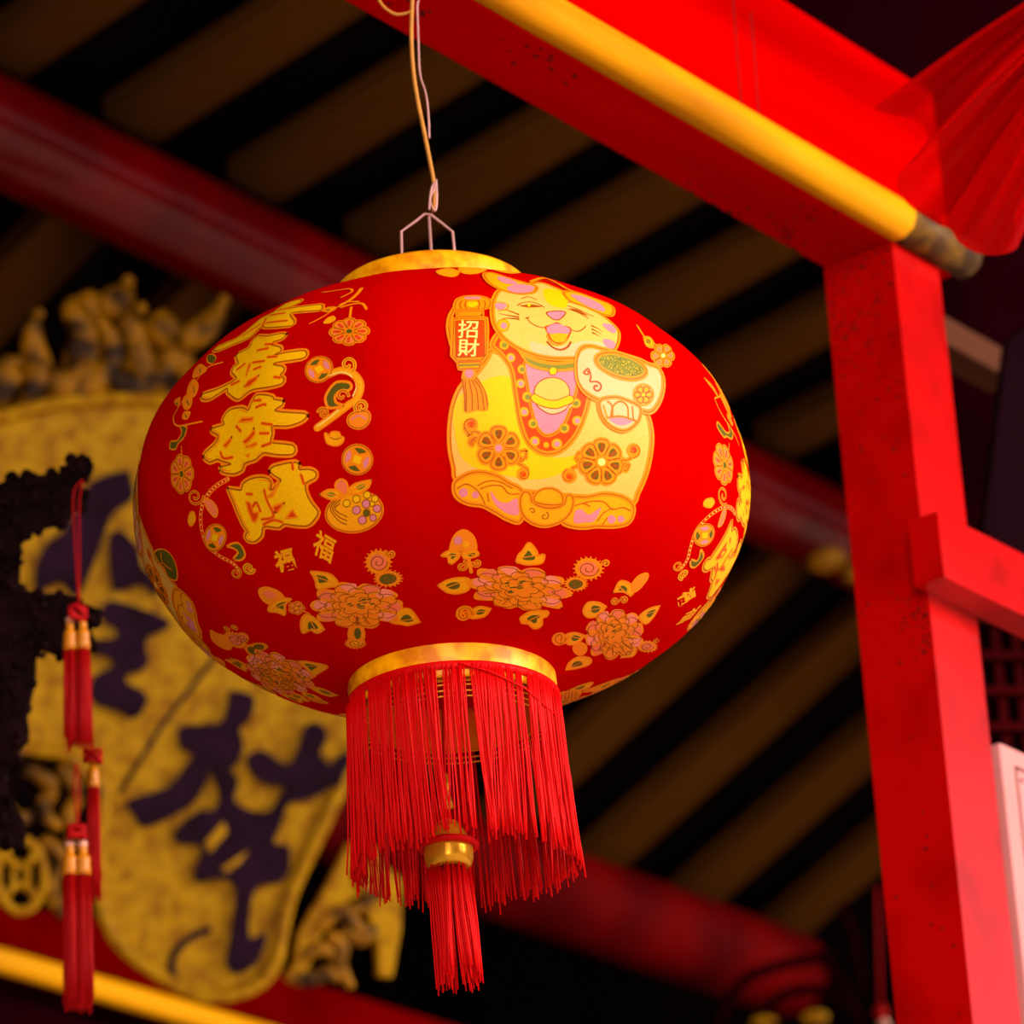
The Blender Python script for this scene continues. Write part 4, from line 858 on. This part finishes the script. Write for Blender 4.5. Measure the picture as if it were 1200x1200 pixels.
# ------------------------------------------------------------------ dark carved bracket with tassels, left
ZD = 5.1
def dp(x, y, h=0): return pt(x, y, ZD-h)
dk = thing('carved_bracket', dp(0, 700), 'blackened carved wooden bracket reaching in at the left edge, tassels on its tip', 'carving')
up_ = P24([(-120, 590), (-20, 575), (30, 550), (80, 545), (150, 540), (182, 528), (205, 500), (235, 496), (256, 518), (244, 556), (220, 575), (240, 600), (232, 632), (205, 640), (188, 655), (176, 682), (112, 700), (62, 722), (52, 760), (46, 860), (22, 872), (-10, 850), (-120, 860)], 330)
lo_ = P24([(-120, 850), (0, 862), (60, 868), (112, 878), (172, 878), (222, 902), (280, 930), (272, 958), (248, 978), (268, 1028), (232, 1042), (172, 1058), (104, 1040), (92, 1130), (76, 1200), (70, 1230), (74, 1290), (40, 1340), (10, 1400), (22, 1460), (60, 1520), (62, 1580), (20, 1590), (-120, 1500)], 330)
FV = FW
for nm, poly in (('upper_arm', up_), ('lower_arm', lo_)):
    mb = MB(); mb.prism([dp(p.x, p.y) for p in cmr([Vector(a) for a in poly], 3, True)], FV*.03); a = mb.build(nm, M['darkwood'], dk, bevel=.003)
    mb = MB(); rr = random.Random(len(poly))
    cx = [p[0] for p in poly]; cy = [p[1] for p in poly]
    def inside(x, y):
        c = False; n = len(poly)
        for i in range(n):
            (x1, y1), (x2, y2) = poly[i], poly[i-1]
            if (y1 > y) != (y2 > y) and x < (x2-x1)*(y-y1)/(y2-y1)+x1: c = not c
        return c
    cnt = 0
    while cnt < 42:
        x, y = rr.uniform(-10, max(cx)), rr.uniform(min(cy), max(cy))
        if not inside(x, y): continue
        cnt += 1; a0 = rr.random()*6.28; r_ = rr.uniform(5, 11); tr_ = rr.choice((-1, 1))*rr.uniform(.5, .9)
        P = [dp(x+r_*(1-.7*i/9)*math.cos(a0+tr_*6.28*i/9), y+r_*(1-.7*i/9)*math.sin(a0+tr_*6.28*i/9), .004) for i in range(10)]
        mb.tube(P, [.0045-.0003*i for i in range(10)], 7)
    n = len(poly)
    for i in range(0, n, 1):
        x, y = poly[i]
        if x < -5: continue
        mb.sphere(dp(x-2, y, -.01), rr.uniform(.005, .009), 10)
    mb.build('relief', M['darkwood'], a, smooth=True)

def hanging_tassel(name, pts_cord, knot, caps, y0, y1, dx, Z, label, rc=.0082):
    T = lambda x, y, h=0: pt(x, y, Z-h)
    t = thing(name, T(*knot), label, 'tassel', None)
    mb = MB()
    for P in pts_cord: mb.tube(cmr([T(x, y) for x, y in P], 6), .0011, 6)
    mb.build('cord', M['thread2'], t, smooth=True)
    mb = MB(); rr = random.Random(int(knot[0]*7+knot[1]))
    for i in range(5):
        a0 = rr.random()*6; mb.tube([T(*knot)+Vector((.010*math.cos(a0+u*.9), .006*math.sin(a0+u*1.3), .008*math.sin(a0*2+u*.9))) for u in range(8)], .0022, 6)
    mb.build('knot', M['thread2'], t, smooth=True)
    for (x, y) in caps:
        C = T(x, y)
        mb = MB(); mb.lathe(C, [(.001, .012), (rc*.5, .008), (rc*.62, .003), (rc*.5, -.001), (rc*.85, -.004), (rc, -.010), (rc*.9, -.014), (rc*1.02, -.018), (rc, -.027), (rc*.8, -.028)], 20); cp = mb.build('cap', M['oldbead'], t, smooth=True)
        mb = MB(); mb.sphere(C+Z3*.011, rc*.62, 12); mb.build('bead', M['pearl'], cp, smooth=True)
        mb = MB(); zt = C.z-.026; zb = T(x, y1).z
        for i in range(90):
            a0 = rr.random()*6.28; u = math.sqrt(rr.random())*rc*.9; L = zt-zb+rr.gauss(0, .006); s0 = rr.gauss(0, .001)
            mb.tube([Vector((C.x+u*math.cos(a0)*(1+.25*tt)+s0*math.sin(tt*5)+dx*tt, C.y+u*math.sin(a0)*(1+.25*tt), zt-L*tt)) for tt in (0, .33, .66, 1)], .0008, 4)
        mb.build('strands', M['thread2'], cp, smooth=True)
    return t
hanging_tassel('hanging_tassel', [[(97, 562), (86, 580), (88, 640), (92, 708)], [(97, 562), (93, 590), (93, 650), (93, 708)]], (91, 718), [(82, 737), (97, 736)], 740, 893, .0, 5.0, 'upper pair of red tassels with gold caps hanging from the carved bracket at left')
hanging_tassel('hanging_tassel', [[(88, 895), (87, 930), (90, 968)], [(91, 895), (93, 930), (92, 968)]], (90, 975), [(82, 1000), (97, 1000)], 1010, 1200, .0, 5.0, 'lowest pair of red tassels with banded gold caps, above the bottom left edge', .0094)
hanging_tassel('hanging_tassel', [[(100, 735), (106, 800), (109, 880)]], (109, 886), [(109, 898)], 905, 1070, .0, 5.05, 'single red tassel with a small gold cap just right of the other two pairs', .0072)

# ------------------------------------------------------------------ right side: gauze, board, far pieces
gz = MB(); ap = pt(1330, -70, 4.75)
bc = [(1022, 128, .06), (1045, 132, .02), (1072, 142, -.03), (1088, 165, -.05), (1076, 185, -.01), (1056, 200, .03), (1052, 216, .05), (1066, 240, .03), (1084, 256, -.02), (1100, 262, -.05), (1112, 268, -.02), (1122, 284, .03), (1148, 296, .05), (1172, 299, .03), (1192, 290, -.01), (1197, 270, -.05), (1186, 258, -.06), (1200, 240, -.02), (1225, 250, .04), (1250, 270, .05), (1280, 240, 0)]
bc3 = [pt(x, y, 4.82-h) for x, y, h in bc]; bcs = cmr(bc3, 7); nb = len(bcs); nr = 26; vs = []
for i, P in enumerate(bcs):
    f_ = i/(nb-1); a_p = ap + RT*(.012*math.sin(i*.9)) - UP*(.05*f_) - FW*(.02*math.cos(i*.7))
    for j in range(nr+1):
        t = j/nr; q_ = a_p.lerp(P, t); q_ += -FW*(.022*math.sin(f_*46+t*2.2)*t*(1-.3*t)) + UP*(.010*math.sin(t*3.14))
        vs.append(q_)
gz.add(vs, [(i*(nr+1)+j, i*(nr+1)+j+1, (i+1)*(nr+1)+j+1, (i+1)*(nr+1)+j) for i in range(nb-1) for j in range(nr)])
tag(gz.build('gauze_drape', M['gauze'], smooth=True, fix=False, origin=ap), 'sheer red gauze gathered in folds over the beam end, top right', 'drape')
mb = MB(); 
for kx, ky, r_ in ((1118, 272, .014), (1150, 290, .012)): mb.tube([pt(kx, ky, 4.8)+Vector((r_*math.cos(i*.8), .01*math.sin(i), r_*.6*math.sin(i*.8))) for i in range(9)], .004, 6)

S0 = on_plane(1171, 870, K-NN*.004, NN)
sb_ = thing('pale_board', S0-Z3*1.0, 'pale pink board with a thin dark border line at the lower right edge', 'board')
mb = MB(); mb.box(S0-Z3*1.0, DD*.7, -NN*.02, Z3*1.0); mb.build('panel', M['sign'], sb_, bevel=.002)
mb = MB(); q0 = S0+DD*.028-Z3*.022+NN*.0006
mb.add([q0, q0+DD*.6, q0+DD*.6-Z3*.004, q0-Z3*.004], [(0, 1, 2, 3)]); mb.add([q0, q0+DD*.004, q0+DD*.004-Z3*.9, q0-Z3*.9], [(0, 1, 2, 3)])
mb.build('border_line', M['signline'], sb_, fix=False)
mb = MB(); mb.lathe(q0+DD*.012-Z3*.016, [(.0028, 0), (.0028, .001), (.0, .001)], 12, 0, NN); mb.build('nail_head', M['signline'], sb_)

# added dark sheet behind the post, standing in for shade under the roof
gp_ = pt(1150, 500, 6.4); gn = (-FW*.8+NN*.2); gn.z = 0; gn.normalize()
mb = MB(); mb.prism([on_plane(x, y, gp_, gn) for x, y in ((830, -60), (1400, -60), (1400, 1100), (1080, 1100), (1078, 320), (1012, 150))], -gn*.03)
tag(mb.build('wall_shade_sheet', M['wall']), kind='structure')
# plank, dark upright and red lattice behind the post
PP = pt(1112, 372, 6.0)
mb = MB()
t1 = (on_plane(1190, 414, PP, NN)-PP).dot(DD)
mb.box(PP-DD*.03-Z3*.045, DD*(.03+t1), -NN*.05, Z3*.045); tag(mb.build('plank', M['plank'], bevel=.003, origin=PP), 'short grey brown plank just right of the post, below the gauze', 'plank')
mb = MB()
U = [pt(x, y, 5.9) for x, y in ((1180, 400), (1205, 380), (1300, 380), (1300, 720), (1215, 680), (1160, 640), (1152, 617))]
mb.prism(U, FW*.06); tag(mb.build('dark_upright', M['violet'], bevel=.003, origin=U[0]), 'dusky violet upright at the right edge behind the red bar', 'post')
gd = gn.cross(Z3)*-1; gd = gd if gd.dot(RT) > 0 else -gd
lt = thing('red_lattice', pt(1150, 880, 6.2), 'dark red lattice panel seen between the post and the pale board', 'lattice')
mb = MB()
for i in range(9): mb.box(on_plane(1128+i*24, 900, gp_+gn*.06, gn), gd*.012, gn*.012, Z3*.40)
mb.build('upright_slats', M['lattice'], lt)
mb = MB()
for j in range(6): mb.box(on_plane(1110, 900-j*42, gp_+gn*.073, gn), gd*.4, gn*.01, Z3*.012)
mb.build('cross_slats', M['lattice'], lt)

# gold fitting on the upper log next to the post
g0 = A1+DD*0
gp = pt(968, 656, 8.4)
mb = MB(); mb.sphere(gp, .034, 16, 0, (1.2, 1, .7)); mb.sphere(pt(998, 672, 8.4), .02, 12); mb.tube([pt(950, 648, 8.4), gp, pt(1002, 676, 8.4), pt(1003, 600, 8.5)], .008, 8)
tag(mb.build('gold_fitting', M['giltcarve'], smooth=True, origin=gp), 'small blurred gold fitting under the upper log beside the post', 'fitting')
# dark bracket and red hanging thing bottom right of the log end
br = thing('corner_bracket', pt(900, 1150, 9.0), 'dark carved bracket below the end of the lower log', 'carving')
mb = MB()
for L in ([(840, 1200), (870, 1150), (920, 1130), (975, 1120)], [(880, 1210), (910, 1170), (960, 1160), (1000, 1180)], [(960, 1120), (985, 1150), (1010, 1200)], [(985, 1060), (1000, 1100), (1010, 1160)]): mb.tube(cmr([pt(x, y, 9.0) for x, y in L], 5), .012, 8)
mb.build('scroll', M['wall'], br, smooth=True)
mb = MB(); mb.sphere(pt(955, 1192, 8.95), .018, 12, 0, (1.6, 1, .8)); mb.build('gilt_tip', M['gilt'], br, smooth=True); mb = MB(); mb.sphere(pt(895, 1197, 8.95), .016, 12, 0, (1.8, 1, .6)); mb.build('gilt_tip', M['gilt'], br, smooth=True)
hp = thing('small_ornament', pt(1033, 1190, 8.0), 'tiny red hanging ornament with a pale knob at the foot of the post', 'ornament')
mb = MB(); mb.sphere(pt(1032, 1186, 8.0), .014, 12, 0, (1, 1, 1.1)); mb.tube([pt(1028, 1040, 8.0), pt(1032, 1180, 8.0)], .003, 6); mb.build('red_ball', M['thread2'], hp, smooth=True)
mb = MB(); mb.sphere(pt(1036, 1200, 8.0), .011, 12); mb.build('knob', M['pearl'], hp, smooth=True)
